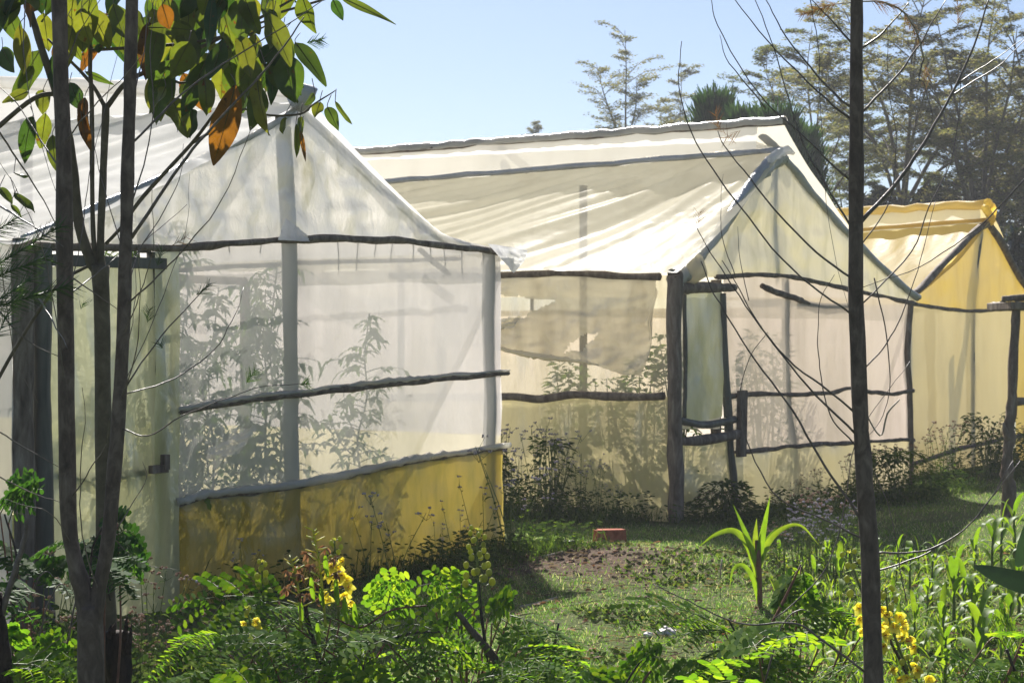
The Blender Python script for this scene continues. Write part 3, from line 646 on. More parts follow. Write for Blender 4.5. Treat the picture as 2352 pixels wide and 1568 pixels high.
    def keep(f):
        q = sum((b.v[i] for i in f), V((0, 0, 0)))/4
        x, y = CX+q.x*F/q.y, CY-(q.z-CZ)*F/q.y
        return not any(inside(x+5*noise.noise(q*9), y+4*noise.noise(q*11), h) for h in glint_holes)
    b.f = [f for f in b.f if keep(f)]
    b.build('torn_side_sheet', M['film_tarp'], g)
    b = MB(); band(b, w2s, eave, rail, 940, 1536, 60, 14, -0.03, 0.04, 19.0, 0.02); b.build('thin_side_sheet', M['film_clear'], g)
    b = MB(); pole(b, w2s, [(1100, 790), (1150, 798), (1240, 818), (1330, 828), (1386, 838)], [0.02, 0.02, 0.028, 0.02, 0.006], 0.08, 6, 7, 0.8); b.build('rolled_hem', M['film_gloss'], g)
    def flap(pts, name, seed):
        f = MB(); A, B, C, D = [w2s.p(x, y, o_) for x, y, o_ in pts]; nn = (B-A).cross(D-A).normalized()
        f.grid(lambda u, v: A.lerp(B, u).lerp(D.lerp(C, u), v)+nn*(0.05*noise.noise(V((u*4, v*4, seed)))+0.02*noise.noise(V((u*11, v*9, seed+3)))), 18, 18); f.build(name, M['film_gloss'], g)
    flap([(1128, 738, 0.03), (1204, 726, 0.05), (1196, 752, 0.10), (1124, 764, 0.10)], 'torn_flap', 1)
    b = MB(); band(b, w2s, rail, sg, 840, 1538, 60, 14, 0.02, 0.03, 18.0); b.build('side_skirt', M['film_straw'], g)
    b = MB(); pole(b, w2s, [(1392, 925), (1412, 1000), (1445, 1090), (1462, 1150)], 0.014, -0.06); b.build('inner_prop', M['pole_dark'], g)
    # far side, back
    A = w2.g(1540); Bc = w2.g(2088)
    dh = V((dv.x, dv.y, 0)).normalized()
    f = MB(); f.grid(lambda u, v: Bc+dh*(LEN*u)+V((0, 0, lerp(2.0, -0.1, v))), 20, 6); f.build('far_side_net', M['net_beige'], g)
    f = MB(); f.grid(lambda u, v: A+dh*LEN+(Bc-A)*u+V((0, 0, lerp(2.1+1.3*(1-abs(2*u-1)), -0.1, v))), 14, 8); f.build('back_sheet', M['net_beige'], g)
    for s in (2.8, 5.6):
        f = MB(); f.tube([A+dh*s+V((0, 0, -0.05)), A+dh*s+V((0, 0, 2.15))], 0.05, 8); f.build('side_post', M['pole'], g)
        f = MB(); m_ = A.lerp(Bc, 0.5)+dh*s; f.tube([m_, m_+V((0, 0, 3.3))], 0.045, 8); f.build('inner_post', M['pole'], g)
    return g

# ---------------------------------------------------------------- yellow greenhouse
def greenhouse_yellow():
    o = w3.g(2240); g = thing('greenhouse', o, 'amber yellow greenhouse farthest to the right behind the cream one', 'greenhouse')
    tie = [(2060, 690), (2110, 700), (2180, 710), (2240, 714), (2310, 710), (2440, 700)]
    edge = [(2080, 684), (2110, 662), (2180, 588), (2240, 528), (2264, 512)]
    edge_r = [(2264, 512), (2290, 550), (2312, 592), (2340, 640), (2370, 672), (2440, 704)]
    low = [(2060, 1072), (2130, 1055), (2200, 1030), (2260, 1018), (2310, 1006), (2440, 985)]
    gnd = [(x, w3.gy(x, -0.05)) for x in range(2040, 2480, 40)]
    b = MB(); band(b, w3, edge+edge_r[1:], tie, 2084, 2436, 50, 12, 0.0, 0.04, 21.0, 0.06); b.build('gable_sheet', M['film_amber'], g)
    b = MB(); band(b, w3, tie, low, 2075, 2328, 40, 14, 0.0, 0.03, 22.0); b.build('wall_net', M['net_tan'], g)
    b = MB(); band(b, w3, low, gnd, 2075, 2328, 30, 8, 0.0, 0.03, 23.0); b.build('wall_skirt', M['net_tan'], g)
    b = MB(); band(b, w3, tie, gnd, 2329, 2440, 16, 12, 0.02, 0.03, 24.0); b.build('amber_door', M['film_amber'], g)
    b = MB(); pole(b, w3, [(2329, 922), (2440, 915)], 0.06, 0.05); b.build('door_rail', M['pole_grey'], g)
    for nm, pts, r, m, off in (('tie_beam', tie, 0.024, 'pole', 0.01), ('wall_rail', low, 0.028, 'pole', 0.01), ('rafter', edge, 0.045, 'pole', 0.03), ('rafter', edge_r, 0.045, 'pole', 0.03),
                      ('ridge_post', [(2258, 530), (2240, 714), (2240, w3.gy(2240))], 0.05, 'pole_grey', -0.06), ('inner_post', [(2222, 714), (2226, 1020)], 0.06, 'pole', -0.5)):
        b = MB(); pole(b, w3, pts, r, off, 6, 8, 0.4); b.build(nm, M[m], g)
    R0 = w3.p(2256, 512, 0.1); R1 = R0+DIR3*8; E0 = w3.p(2088, 680, 0.1); E1 = E0+DIR3*8
    R1 = R0+(W(1900, 540, 27.0)-R0)*1.6; E1 = E0+(R1-R0)
    b = MB(); slope(b, R0, R1, E0, E1, 80, 26, lambda u, v: 0.02*noise.noise(V((u*16+v*3, v*2, 4)))+0.008*noise.noise(V((u*40, v*4, 4)))-0.06*math.sin(3.14*v)); b.build('roof_sheet', M['roof_amber'], g)
    c0 = w3.p(2254, 468, 0.1); c1 = c0+(W(1900, 489, 27.0)-c0)*1.6
    b = MB(); b.tube([c0.lerp(c1, i/20)+V((0, 0, 0.03*noise.noise(V((i*0.9, 0, 4))))) for i in range(21)], [0.07]+[0.06]*5, 9, 0.7); b.build('ridge_cap', M['roof_amber'], g)
    b = MB(); b.grid(lambda u, v: c0.lerp(c1, 0.03+0.97*u).lerp(R0.lerp(R1, 0.03+0.97*u), v), 40, 4); b.build('vent_sheet', M['vent'], g)
    b = MB(); b.tube([R0.lerp(R1, i/20)+V((0, 0, 0.04)) for i in range(21)], 0.025, 8, 0.6); b.build('vent_rail', M['roof_amber'], g)
    b = MB(); b.tube([w3.p(2238, 478, 0.14), w3.p(2256, 500, 0.12)], 0.05, 8); b.tube(spline([w3.p(2246, 466, 0.12), w3.p(2262, 474, 0.1), w3.p(2268, 496, 0.08), w3.p(2262, 512, 0.08)], 5), [0.05, 0.045, 0.04, 0.05], 8, 0.5); b.build('ridge_end_wrap', M['film_amber'], g)
    er = spline([w3.p(x, y, 0.02) for x, y in edge_r], 3); n = len(er)-1; dv = R1-R0
    def rs(u, v):
        k = v*n; i = min(int(k), n-1); p = er[i].lerp(er[i+1], k-i); return p+dv*u+V((0, 0, (c0.z-er[0].z)*max(0, 1-v*1.2)))
    b = MB(); b.grid(rs, 30, n*2); b.build('roof_sheet', M['roof_amber'], g)
    A = w3.g(2095); dh = V((dv.x, dv.y, 0)).normalized(); Bc = w3.g(2440)
    for P, nm in ((A, 'side_sheet'), (Bc, 'side_sheet')):
        f = MB(); f.grid(lambda u, v: P+dh*(8*u)+V((0, 0, lerp(2.05, -0.1, v))), 16, 4); f.build(nm, M['net_tan'], g)
    f = MB(); f.grid(lambda u, v: A+dh*8+(Bc-A)*u+V((0, 0, lerp(2.05+1.1*(1-abs(2*u-1)), -0.1, v))), 14, 8); f.build('back_sheet', M['net_tan'], g)

ground()
greenhouse_white(); greenhouse_cream(); greenhouse_yellow()
#PART2

# ---------------------------------------------------------------- plants under the film
def tomato(name, px, off, htop, d_wall, label, seed, spread=0.34, lean=0.0, nfruit=4):
    rr = random.Random(seed); R.seed(seed)
    base = w1.g(px, -off); g = thing(name, base, label, 'tomato plant', 'tomato plants behind the white net')
    st = MB(); lf = MB(); H = htop
    pts = [base+V((0.06*rr.uniform(-1, 1), 0.06*rr.uniform(-1, 1), H*i/6))+V((lean*i/6, 0, 0)) for i in range(7)]
    pts[0] = base; sp = spline(pts, 4); st.tube(sp, [0.011, 0.008, 0.004], 6)
    n = int(H*30)
    for i in range(n):
        t = 0.16+0.84*i/n; k = min(int(t*(len(sp)-1)), len(sp)-2); p = sp[k].lerp(sp[k+1], t*(len(sp)-1)-k)
        a = rr.random()*6.283; L_ = spread*(0.3+0.9*rr.random())*(1.0 if t < 0.8 else 0.55)
        dr = V((math.cos(a), math.sin(a), 0.45)).normalized()
        pr = [p+dr*(L_*j/5)+V((0, 0, -0.34*L_*(j/5)**2)) for j in range(6)]
        st.tube(pr, [0.004, 0.002], 4)
        for j in (2, 3, 4, 5):
            if rr.random() < 0.2: continue
            d2 = (pr[j]-pr[j-1]).normalized(); sdv = d2.cross(V((0, 0, 1))).normalized()
            for s in ((-1, 1) if j < 5 else (0,)):
                dd = (d2*rr.uniform(.2, .9)+sdv*s+V((rr.uniform(-.4, .4), rr.uniform(-.4, .4), rr.uniform(-0.9, .25)))).normalized()
                lf.leaf(pr[j], dd, V((rr.uniform(-.4, .4), -0.4, 1)), 0.05+0.075*rr.random(), 0.03+0.035*rr.random(), 4, 0.35, 0.35, lambda q: max(0.05, math.sin(math.pi*min(1, q**0.7*0.97+0.02)))*(0.8+0.3*math.cos(q*19)), rr.uniform(-.5, .5), 0.12)
    for k2 in range(3):                                  # side shoots
        k = int((0.3+0.5*rr.random())*(len(sp)-1)); a = rr.random()*6.28; e = sp[k]+V((math.cos(a)*0.22, math.sin(a)*0.22, 0.25+0.15*rr.random()))
        ss = spline([sp[k], sp[k].lerp(e, 0.5)+V((0.04*math.cos(a), 0.04*math.sin(a), -0.02)), e], 5); st.tube(ss, [0.006, 0.003], 5)
        for q in range(26):
            p = ss[rr.randrange(3, len(ss))]; lf.leaf(p+V((rr.uniform(-.07, .07), rr.uniform(-.07, .07), rr.uniform(-.06, .06))), V((rr.uniform(-1, 1), rr.uniform(-1, 1), rr.uniform(-.8, .4))), V((0, -0.4, 1)), 0.05+0.07*rr.random(), 0.03+0.03*rr.random(), 3, 0.3, 0.3)
    st.build('stem', M['stem_green'], g); lf.build('foliage', M['tomato_leaf'], g)
    for i in range(nfruit):
        t = 0.25+0.35*rr.random(); k = int(t*(len(sp)-1)); a = rr.random()*6.28
        f = MB(); f.ball(sp[k]+V((0.07*math.cos(a), 0.07*math.sin(a)-0.03, -0.03)), 0.027+0.008*rr.random(), 10, 8, 0.92); f.build('fruit', M['tomato'], g)
TT = [(470, 0.4, 1.9, 'leafy tomato plant right beside the door post'), (515, 0.7, 2.42, 'tallest tomato plant, its tip under the tie beam left of the net'),
      (590, 0.4, 1.95, 'tomato plant with green fruit just left of the ridge post'), (650, 0.9, 2.4, 'tall tomato plant close behind the left of the ridge post'),
      (560, 1.4, 2.2, 'deeper tomato plant seen faintly between the front plants'), (735, 0.45, 1.95, 'dense tomato plant just right of the ridge post'),
      (785, 0.6, 2.15, 'pointed tomato plant standing right of the ridge post'), (935, 0.4, 1.8, 'lone thin tomato plant in the right half of the net'),
      (860, 1.5, 1.6, 'low tomato plant between the pointed and the lone one'), (440, 1.2, 1.75, 'tomato plant half hidden by the door post')]
for i, (px, off, h, lab) in enumerate(TT):
    tomato('tomato_plant', px, off, h, w1, lab, 100+i, 0.36 if px != 935 else 0.30, 0, 5 if off < 0.6 and px < 900 else 2)
def leafy(name, base, H, spread, label, cat, seed, mat='hedge', n=420, size=0.07, group=None):
    rr = random.Random(seed); g = thing(name, base, label, cat, group); st = MB(); lf = MB()
    for k in range(7):
        a = k*2.4+rr.random(); q = base+V((math.cos(a)*spread*0.6*rr.random(), math.sin(a)*spread*0.6*rr.random(), H*(0.6+0.4*rr.random())))
        st.tube(spline([base+V((0.03*math.cos(a), 0.03*math.sin(a), -0.02)), base.lerp(q, 0.5)+V((0.05*rr.uniform(-1, 1), 0, 0)), q], 5), [0.012, 0.004], 5)
    for _ in range(n):
        a = rr.random()*6.28; r = spread*rr.random()**0.6; z = H*(0.05+0.95*rr.random()**0.8)
        r *= 1-0.5*(z/H)**2
        p = base+V((r*math.cos(a), r*math.sin(a), z))
        if noise.noise(p*2.6) < -0.22: continue
        dr = V((math.cos(a)+rr.uniform(-.7, .7), math.sin(a)+rr.uniform(-.7, .7), rr.uniform(-.5, .6))).normalized()
        lf.leaf(p, dr, V((rr.uniform(-.5, .5), rr.uniform(-.5, .5), 1)), size*(0.7+0.6*rr.random()), size*0.5, 3, 0.2, 0.3)
    st.build('stem', M['stem_green'], g); lf.build('foliage', M[mat], g); return g
for i, (px, off, H, lab) in enumerate([(1215, 0.9, 1.45, 'dark leafy crop plant seen through the torn side sheet near the white greenhouse'), (1310, 0.7, 1.3, 'dark leafy crop plant under the hanging film in the middle of the torn opening'),
                                (1400, 0.8, 1.5, 'dark leafy crop plant behind the ragged hem of the torn sheet'), (1460, 0.75, 1.7, 'tall dark leafy crop plant inside next to the brown corner post')]):
    leafy('crop_plant', w2s.g(px, -off*0.35-0.3), H*0.98, 0.30, lab, 'crop plant', 300+i, 'tomato_leaf', 420, 0.11, 'crop plants inside the cream greenhouse')
for i, (px, off, H, lab) in enumerate([(1720, 0.6, 1.5, 'faint crop plant behind the beige net right of the door'), (1900, 0.5, 1.7, 'faint crop plant behind the beige net left of the grey trunk'), (1955, 0.9, 1.5, 'faint crop plant behind the beige net in line with the grey trunk')]):
    leafy('crop_plant', w2.g(px, -off-0.2), H, 0.45, lab, 'crop plant', 320+i, 'weed', 420, 0.10, 'crop plants inside the cream greenhouse')
# tall grass behind and in front of the yellow skirt
def grass_clump(base, H, n, seed, spread, w=0.004, mb=None):
    rr = random.Random(seed); b = mb or MB()
    for _ in range(n):
        a = rr.random()*6.28; r = spread*rr.random()
        p = base+V((r*math.cos(a), r*math.sin(a), -0.01)); a2 = rr.random()*6.28
        dr = V((math.cos(a2)*0.35, math.sin(a2)*0.35, 1)).normalized()
        b.leaf(p, dr, V((math.cos(a2), math.sin(a2), 0.2)), H*(0.5+0.6*rr.random()), w*2*(0.7+0.6*rr.random()), 4, 0.25+0.5*rr.random(), 0.1)
    return b
rr = random.Random(5); b = MB()
for i in range(60):
    px = rr.uniform(425, 1120); grass_clump(w1.g(px, -rr.uniform(0.06, 0.3)), rr.uniform(0.25, 0.75), 9, i, 0.12, 0.005, b)
tag(b.build('tall_grass', M['weed']), 'tall grass growing inside behind the yellow skirt and showing through it', 'grass', kind='stuff')

# ---------------------------------------------------------------- background trees
def acacia(label, px, d, ytop, half, seed, split=0.45, mat='acacia', dens=1.0, lean=0.0, nl=6, r0=0.10, low=0.30):
    rr = random.Random(seed); base = W(px, CY, d); base.z = -0.1
    H = CZ+(CY-ytop)*d/F; hw = half*d/F
    g = thing('acacia_tree', base, label, 'tree', 'flat topped trees behind the greenhouses')
    tr = MB(); lf = MB(); brs = MB()
    zs = H*split; s = base+V((lean*0.4, 0, zs))
    tk = spline([base, base+V((lean*0.15, 0, zs*0.5)), s], 5); tr.tube(tk, [r0, r0*0.75], 8, 0.2)
    def leaves_along(a, b, n):
        ax = b-a
        for _ in range(n):
            q = a+ax*rr.random()+V((rr.gauss(0, .03), rr.gauss(0, .03), rr.gauss(0, .03)))
            an = rr.random()*6.28; L_ = 0.055+0.06*rr.random(); dr = V((math.cos(an), math.sin(an), rr.uniform(-.35, .3)))*L_
            w = V((-math.sin(an), math.cos(an), rr.uniform(-.9, .9)))*(L_*0.2)
            lf.quad(q-w*0.5, q+dr*0.5-w, q+dr, q+dr*0.5+w)
    for i in range(nl):
        f = i/max(1, nl-1); a = i*2.4+rr.uniform(-.4, .4)
        top = H*(1.0-0.42*f*rr.uniform(0.75, 1.05)); reach = hw*(0.10 if i == 0 else 0.42+0.58*f**0.8)*rr.uniform(0.85, 1.0)
        st0 = tk[-1].lerp(tk[0], 0.30*rr.random()*f)
        end = V((s.x+lean*0.5+math.cos(a)*reach, s.y+math.sin(a)*reach, max(top, zs*1.12)))
        m1 = st0.lerp(end, 0.4)+V((-math.cos(a)*reach*0.10, -math.sin(a)*reach*0.10, 0.03*H))
        m2 = st0.lerp(end, 0.72)+V((rr.uniform(-.08, .08)*hw, rr.uniform(-.08, .08)*hw, 0.02*H))
        lp = spline([st0, m1, m2, end], 6); tr.tube(lp, [r0*0.40, r0*0.26, r0*0.15, r0*0.05], 6, 0.2)
        for j in range(14):
            t = low+(1-low)*(j+rr.random())/14; k = min(int(t*(len(lp)-1)), len(lp)-2); p = lp[k]
            out = math.atan2(p.y-base.y, p.x-base.x)
            a2 = out+rr.uniform(-1.7, 1.7) if f > 0.25 else rr.random()*6.28
            L_ = hw*(0.30+0.36*rr.random())*(1.15-0.6*t)
            dr = V((math.cos(a2), math.sin(a2), rr.uniform(0.25, 0.95)))
            sp_ = spline([p, p+dr*L_*0.5, p+V((dr.x*1.05, dr.y*1.05, dr.z*0.66))*L_], 6); brs.tube(sp_, [r0*0.10, r0*0.03], 4)
            for m in range(12):
                q = sp_[min(len(sp_)-1, 2+m)] if m < 11 else sp_[-1]
                a3 = a2+(0.75 if m % 2 else -0.75)*rr.uniform(0.5, 1.5); l3 = L_*rr.uniform(0.22, 0.42)
                e = q+V((math.cos(a3), math.sin(a3), rr.uniform(-.05, .45)))*l3
                brs.tube([q, q.lerp(e, 0.55)+V((0, 0, 0.03*l3)), e], [r0*0.035, r0*0.012], 3, cap=False)
                leaves_along(q.lerp(e, 0.15), e, int(15*dens))
                for _ in range(2):
                    w0 = q.lerp(e, rr.uniform(0.3, 0.9)); a4 = a3+rr.choice((-0.9, 0.9)); w1_ = w0+V((math.cos(a4), math.sin(a4), rr.uniform(-.02, .15)))*l3*0.5
                    leaves_along(w0, w1_, int(9*dens))
    tr.build('trunk', M['bark_brown'], g); brs.build('branches', M['bark_brown'], g); lf.build('crown', M[mat], g)
acacia('thin grey acacia alone against the sky above the middle greenhouse, its tip highest there', 1455, 58, 70, 150, 41, 0.55, 'acacia', 0.5, -0.5, 6, 0.12, 0.25)
acacia('lower sparse acacia just right of the lone one over the ridge', 1555, 64, 140, 100, 42, 0.52, 'acacia', 0.55, 0, 5, 0.10, 0.40)
acacia('tiny acacia top just clearing the ridge of the middle greenhouse', 1222, 85, 284, 45, 43, 0.7, 'acacia', 0.5, 0, 4, 0.10, 0.6)
acacia('wide acacia with pale forked trunk between the grey trunk and the yellow ridge', 2050, 46, -40, 330, 44, 0.48, 'acacia', 1.0, 0.6, 9, 0.15, 0.32)
acacia('acacia reaching left over the middle greenhouse behind the dark evergreens', 1890, 52, 60, 220, 45, 0.45, 'acacia_green', 1.0, -0.6, 7, 0.13, 0.25)
acacia('darker acacia with leaning trunks at the right edge of the picture', 2235, 43, -30, 230, 46, 0.34, 'acacia', 0.95, 0.4, 8, 0.16, 0.22)
acacia('thick brown acacia partly cut off by the right edge', 2420, 48, -90, 240, 47, 0.34, 'acacia', 1.0, 0, 8, 0.15, 0.2)
acacia('low green acacia filling the gap under the wide one', 1960, 56, 270, 160, 48, 0.40, 'acacia_green', 1.0, 0, 7, 0.10, 0.2)
acacia('low green acacia above the yellow greenhouse ridge', 2160, 54, 290, 170, 49, 0.38, 'acacia_green', 1.1, 0, 7, 0.10, 0.15)
acacia('low dense acacia behind the right end of the yellow roof', 2330, 52, 260, 150, 50, 0.36, 'acacia_green', 1.3, 0, 7, 0.10, 0.1)
def conifer(label, px, d, ytop, half, seed):
    rr = random.Random(seed); base = W(px, CY, d); base.z = -0.1; H = CZ+(CY-ytop)*d/F; hw = half*d/F
    g = thing('evergreen_tree', base, label, 'tree', 'dark evergreens behind the cream roof'); tr = MB(); lf = MB()
    tr.tube([base, base+V((0, 0, H*0.9))], [0.12, 0.03], 7)
    for _ in range(1700):
        t = 0.25+0.75*rr.random()**0.8; a = rr.random()*6.28; r = hw*(1.05-t)**0.42*(0.35+0.65*rr.random())
        z = H*t*0.92; p = base+V((r*math.cos(a), r*math.sin(a), z))
        if noise.noise(p*1.1+V((seed, 0, 0))) < -0.25: continue
        for q in range(7):
            dr = V((math.cos(a)*0.35+rr.uniform(-.3, .3), math.sin(a)*0.35+rr.uniform(-.3, .3), 1)).normalized()
            o = p+V((rr.uniform(-.12, .12), rr.uniform(-.12, .12), rr.uniform(-.15, .15)))
            lf.leaflet(o, dr, V((rr.uniform(-1, 1), -1, 0.2)).normalized(), 0.28+0.25*rr.random(), 0.028)
    tr.build('trunk', M['bark'], g); lf.build('crown', M['conifer'], g)
conifer('dark evergreen with brushy top behind the ridge, left of the pair', 1645, 38, 178, 105, 61)
conifer('dark evergreen with brushy top behind the ridge end, right of the pair', 1785, 36, 215, 105, 62)
conifer('small dark evergreen between the pair over the cream ridge', 1712, 37, 222, 95, 63)
conifer('dark evergreen low behind the right end of the cream ridge', 1838, 37, 280, 80, 64)
def bush(label, px, d, ytop, half, seed, mat, n, leafs, cat='bush', group=None):
    rr = random.Random(seed); base = W(px, CY, d); base.z = -0.1; H = CZ+(CY-ytop)*d/F; hw = half*d/F
    g = thing('background_bush', base, label, cat, group); lf = MB(); st = MB()
    for k in range(9):
        a = k*2.4; e = base+V((math.cos(a)*hw*0.7*rr.random(), math.sin(a)*hw*0.5, H*(0.5+0.45*rr.random())))
        st.tube(spline([base, base.lerp(e, 0.5)+V((0, 0, 0.1*H)), e], 5), [0.06, 0.015], 5)
    while len(lf.f) < n:
        a = rr.random()*6.28; u = rr.random()**0.4; ph = rr.random()
        z = H*(0.05+0.95*ph); r = hw*u*math.sqrt(max(0.02, 1-(ph-0.25)**2/0.62))
        p = base+V((r*math.cos(a), r*math.sin(a)*0.7, z))
        if noise.noise(p*1.3+V((seed, 0, 0)))+0.5*noise.noise(p*3.3) < -0.12: continue
        dr = V((rr.uniform(-1, 1), rr.uniform(-1, 1), rr.uniform(-.6, .6))).normalized()
        lf.leaflet(p, dr, V((rr.uniform(-1, 1), rr.uniform(-1, 1), 1)).normalized(), leafs*(0.7+0.6*rr.random()), leafs*0.45)
    st.build('stem', M['bark'], g); lf.build('crown', M[mat], g)
for i, (px, yt, hf, lab) in enumerate([(1870, 440, 110, 'dark bush filling behind the right gable edge of the cream greenhouse'), (2010, 425, 120, 'dark bush behind the left end of the yellow ridge'),
                                    (2150, 420, 120, 'dark bush behind the middle of the yellow ridge'), (2290, 395, 120, 'dark bush above the right end of the yellow ridge'), (2420, 380, 120, 'dark bush cut by the right edge above the glossy one')]):
    bush(lab, px, 45+i*0.7, yt, hf, 70+i, 'hedge', 5200, 0.16, 'bush', 'dark bushes behind the yellow greenhouse')
bush('glossy leaved bush glinting beside the yellow gable at the right edge', 2345, 31, 520, 75, 80, 'shiny', 2600, 0.13)
bush('rounded dark bush hidden low behind the white greenhouse roof at the far left', -60, 60, 165, 75, 81, 'hedge', 2500, 0.16)

# ---------------------------------------------------------------- foreground trees
def px_tube(b, pts, d, wpx, k=5, n=8, rough=0.12, jit=0.0, d2=None):
    N = len(pts)
    P = [W(x, y, lerp(d, d if d2 is None else d2, i/max(1, N-1))) for i, (x, y) in enumerate(pts)]
    r = [w*0.5*d/F for w in wpx] if isinstance(wpx, (list, tuple)) else wpx*0.5*d/F
    Q = spline(P, k) if N > 2 else P
    if n <= 5: Q = [q+noise.noise_vector(q*14)*0.0045+noise.noise_vector(q*45)*0.0015 for q in Q]
    b.tube(Q, r, n, rough); return P
def tuft(mb, p, d, L_, n, rr, fwd=0.7, nl=0.05, w=0.0022):
    d = d.normalized(); u = d.cross(V((0.2, 1, 0.1))).normalized(); v = d.cross(u)
    for i in range(n):
        t = i/n; a = rr.random()*6.28
        dr = (d*fwd+u*math.cos(a)*(1-fwd*0.4)+v*math.sin(a)*(1-fwd*0.4)).normalized()
        o = p+d*(L_*t); l2 = nl*(0.7+0.5*rr.random())*(1-0.3*t); s = dr.cross(V((0.3, 0.7, 0.2))).normalized()*w*0.5
        mb.quad(o-s, o+s, o+dr*l2+s*0.3+V((0, 0, -0.1*l2)), o+dr*l2-s*0.3+V((0, 0, -0.1*l2)))
rr = random.Random(77)
DT = 6.0
g = thing('casuarina_tree', W(215, 1930, DT), 'young tree forking low into two slim grey stems at the left', 'tree')
b = MB(); px_tube(b, [(212, 1945), (214, 1700), (208, 1540), (207, 1440), (205, 1390)], DT, [66, 62, 62, 60, 56], 5, 12); b.build('trunk', M['bark'], g)
b = MB(); px_tube(b, [(207, 1420), (188, 1345), (168, 1270), (158, 1190), (154, 1000), (150, 700), (147, 420), (141, 200), (136, 0), (130, -160)], DT, [50, 44, 38, 38, 38, 37, 37, 36, 35, 33], 6, 12, 0.16); b.build('stem', M['bark'], g)
b = MB(); px_tube(b, [(212, 1430), (228, 1350), (246, 1250), (262, 1090), (276, 900), (285, 700), (292, 450), (298, 200), (303, 0), (306, -160)], DT, [44, 34, 34, 33, 31, 30, 30, 28, 28, 26], 6, 12, 0.16); b.build('stem', M['bark'], g)
TW = [([(302, 548), (397, 404), (475, 306), (560, 215), (650, 110), (700, 40)], 9), ([(303, 330), (420, 215), (527, 137), (640, 70), (749, -5)], 6), ([(293, 699), (360, 635), (434, 559), (510, 459), (577, 292)], 4.5),
      ([(286, 893), (352, 796), (440, 693), (483, 652)], 4.5), ([(285, 905), (401, 869), (492, 802), (539, 723), (562, 658)], 4), ([(279, 985), (340, 1000), (420, 955), (520, 915), (600, 888), (700, 880)], 4),
      ([(0, 714), (62, 781), (152, 826)], 4.5), ([(157, 675), (217, 632), (290, 568)], 4.5), ([(-10, 465), (60, 510), (145, 565)], 6), ([(160, 630), (215, 672), (277, 715)], 4), ([(-5, 560), (18, 722), (38, 830), (88, 925)], 3),
      ([(88, 682), (129, 752), (155, 800)], 4), ([(-20, 980), (60, 1030), (150, 1080)], 4), ([(-20, 1085), (70, 1130), (150, 1158)], 4), ([(160, 1150), (205, 1080), (244, 1020), (250, 960)], 3.5), ([(250, 1240), (300, 1165), (335, 1100), (325, 1060)], 3),
      ([(-5, 300), (50, 380), (110, 480), (150, 560)], 5), ([(60, -20), (55, 120), (85, 300), (140, 480)], 3), ([(300, 470), (330, 380), (352, 250), (345, 120), (360, -20)], 4), ([(297, 250), (330, 120), (340, -20)], 4), ([(280, 780), (330, 650), (352, 560), (350, 430)], 3),
      ([(140, 180), (180, 80), (240, -20)], 4), ([(150, 700), (185, 560), (205, 400), (240, 250), (285, 60)], 3), ([(152, 900), (130, 740), (100, 580), (40, 440), (-10, 360)], 3), ([(292, 600), (250, 470), (215, 330), (200, 160)], 3),
      ([(146, 400), (100, 330), (40, 240), (-20, 180)], 5), ([(146, 330), (210, 250), (290, 170), (330, 120)], 4), ([(288, 620), (380, 480), (415, 400), (420, 330)], 3), ([(284, 720), (300, 640), (330, 560), (430, 470)], 3.5), ([(272, 930), (310, 820), (322, 700), (318, 560)], 3.5),
      ([(276, 860), (305, 740), (312, 640), (300, 520)], 2.5), ([(275, 900), (330, 790), (400, 610), (430, 520), (436, 400)], 2.5), ([(166, 1255), (120, 1180), (60, 1160), (-10, 1140)], 2.5), ([(250, 1220), (320, 1290), (420, 1310)], 2), ([(200, 1400), (120, 1480), (40, 1520)], 3), ([(230, 1370), (190, 1230), (186, 1060), (196, 970), (190, 890)], 3.5)]
for i, (p, w) in enumerate(TW):
    b = MB(); px_tube(b, p, DT, [w, w*0.8, w*0.55, w*0.35], 5, 5, 0.1, d2=DT+0.5*math.sin(i*2.1)); b.build('twig', M['twig'], g)
nb = MB(); nd = MB()
for (x, y, dx, dy, n, m) in ((566, 880, 20, -30, 34, 0), (690, 884, 14, -4, 24, 0), (452, 678, 30, -26, 26, 0), (705, 98, 34, -8, 40, 0), (338, 740, 4, -30, 26, 0), (372, 800, -4, -10, 16, 0), (362, 610, 10, -40, 30, 0), (186, 710, 5, -14, 10, 0), (392, 565, 40, -20, 14, 1)):
    tuft(nd if m else nb, W(x, y, DT), W(x+dx, y+dy, DT)-W(x, y, DT), math.hypot(dx, dy)*DT/F, n, rr, 0.75, 0.045)
for (a, c, n) in (((-60, 640), (140, 518), 120), ((-60, 655), (112, 588), 110), ((-60, 720), (158, 655), 140), ((-60, 560), (40, 500), 60), ((-20, 700), (70, 640), 60), ((-10, 780), (30, 690), 40)):
    A, C = W(*a, DT-0.2), W(*c, DT-0.1); tuft(nb, A, C-A, (C-A).length, n, rr, 0.8, 0.085, 0.003); nb.tube([A, C], [0.003, 0.0015], 4)
nb.build('needles', M['needle'], g); nd.build('dry_needles', M['needle_dry'], g)

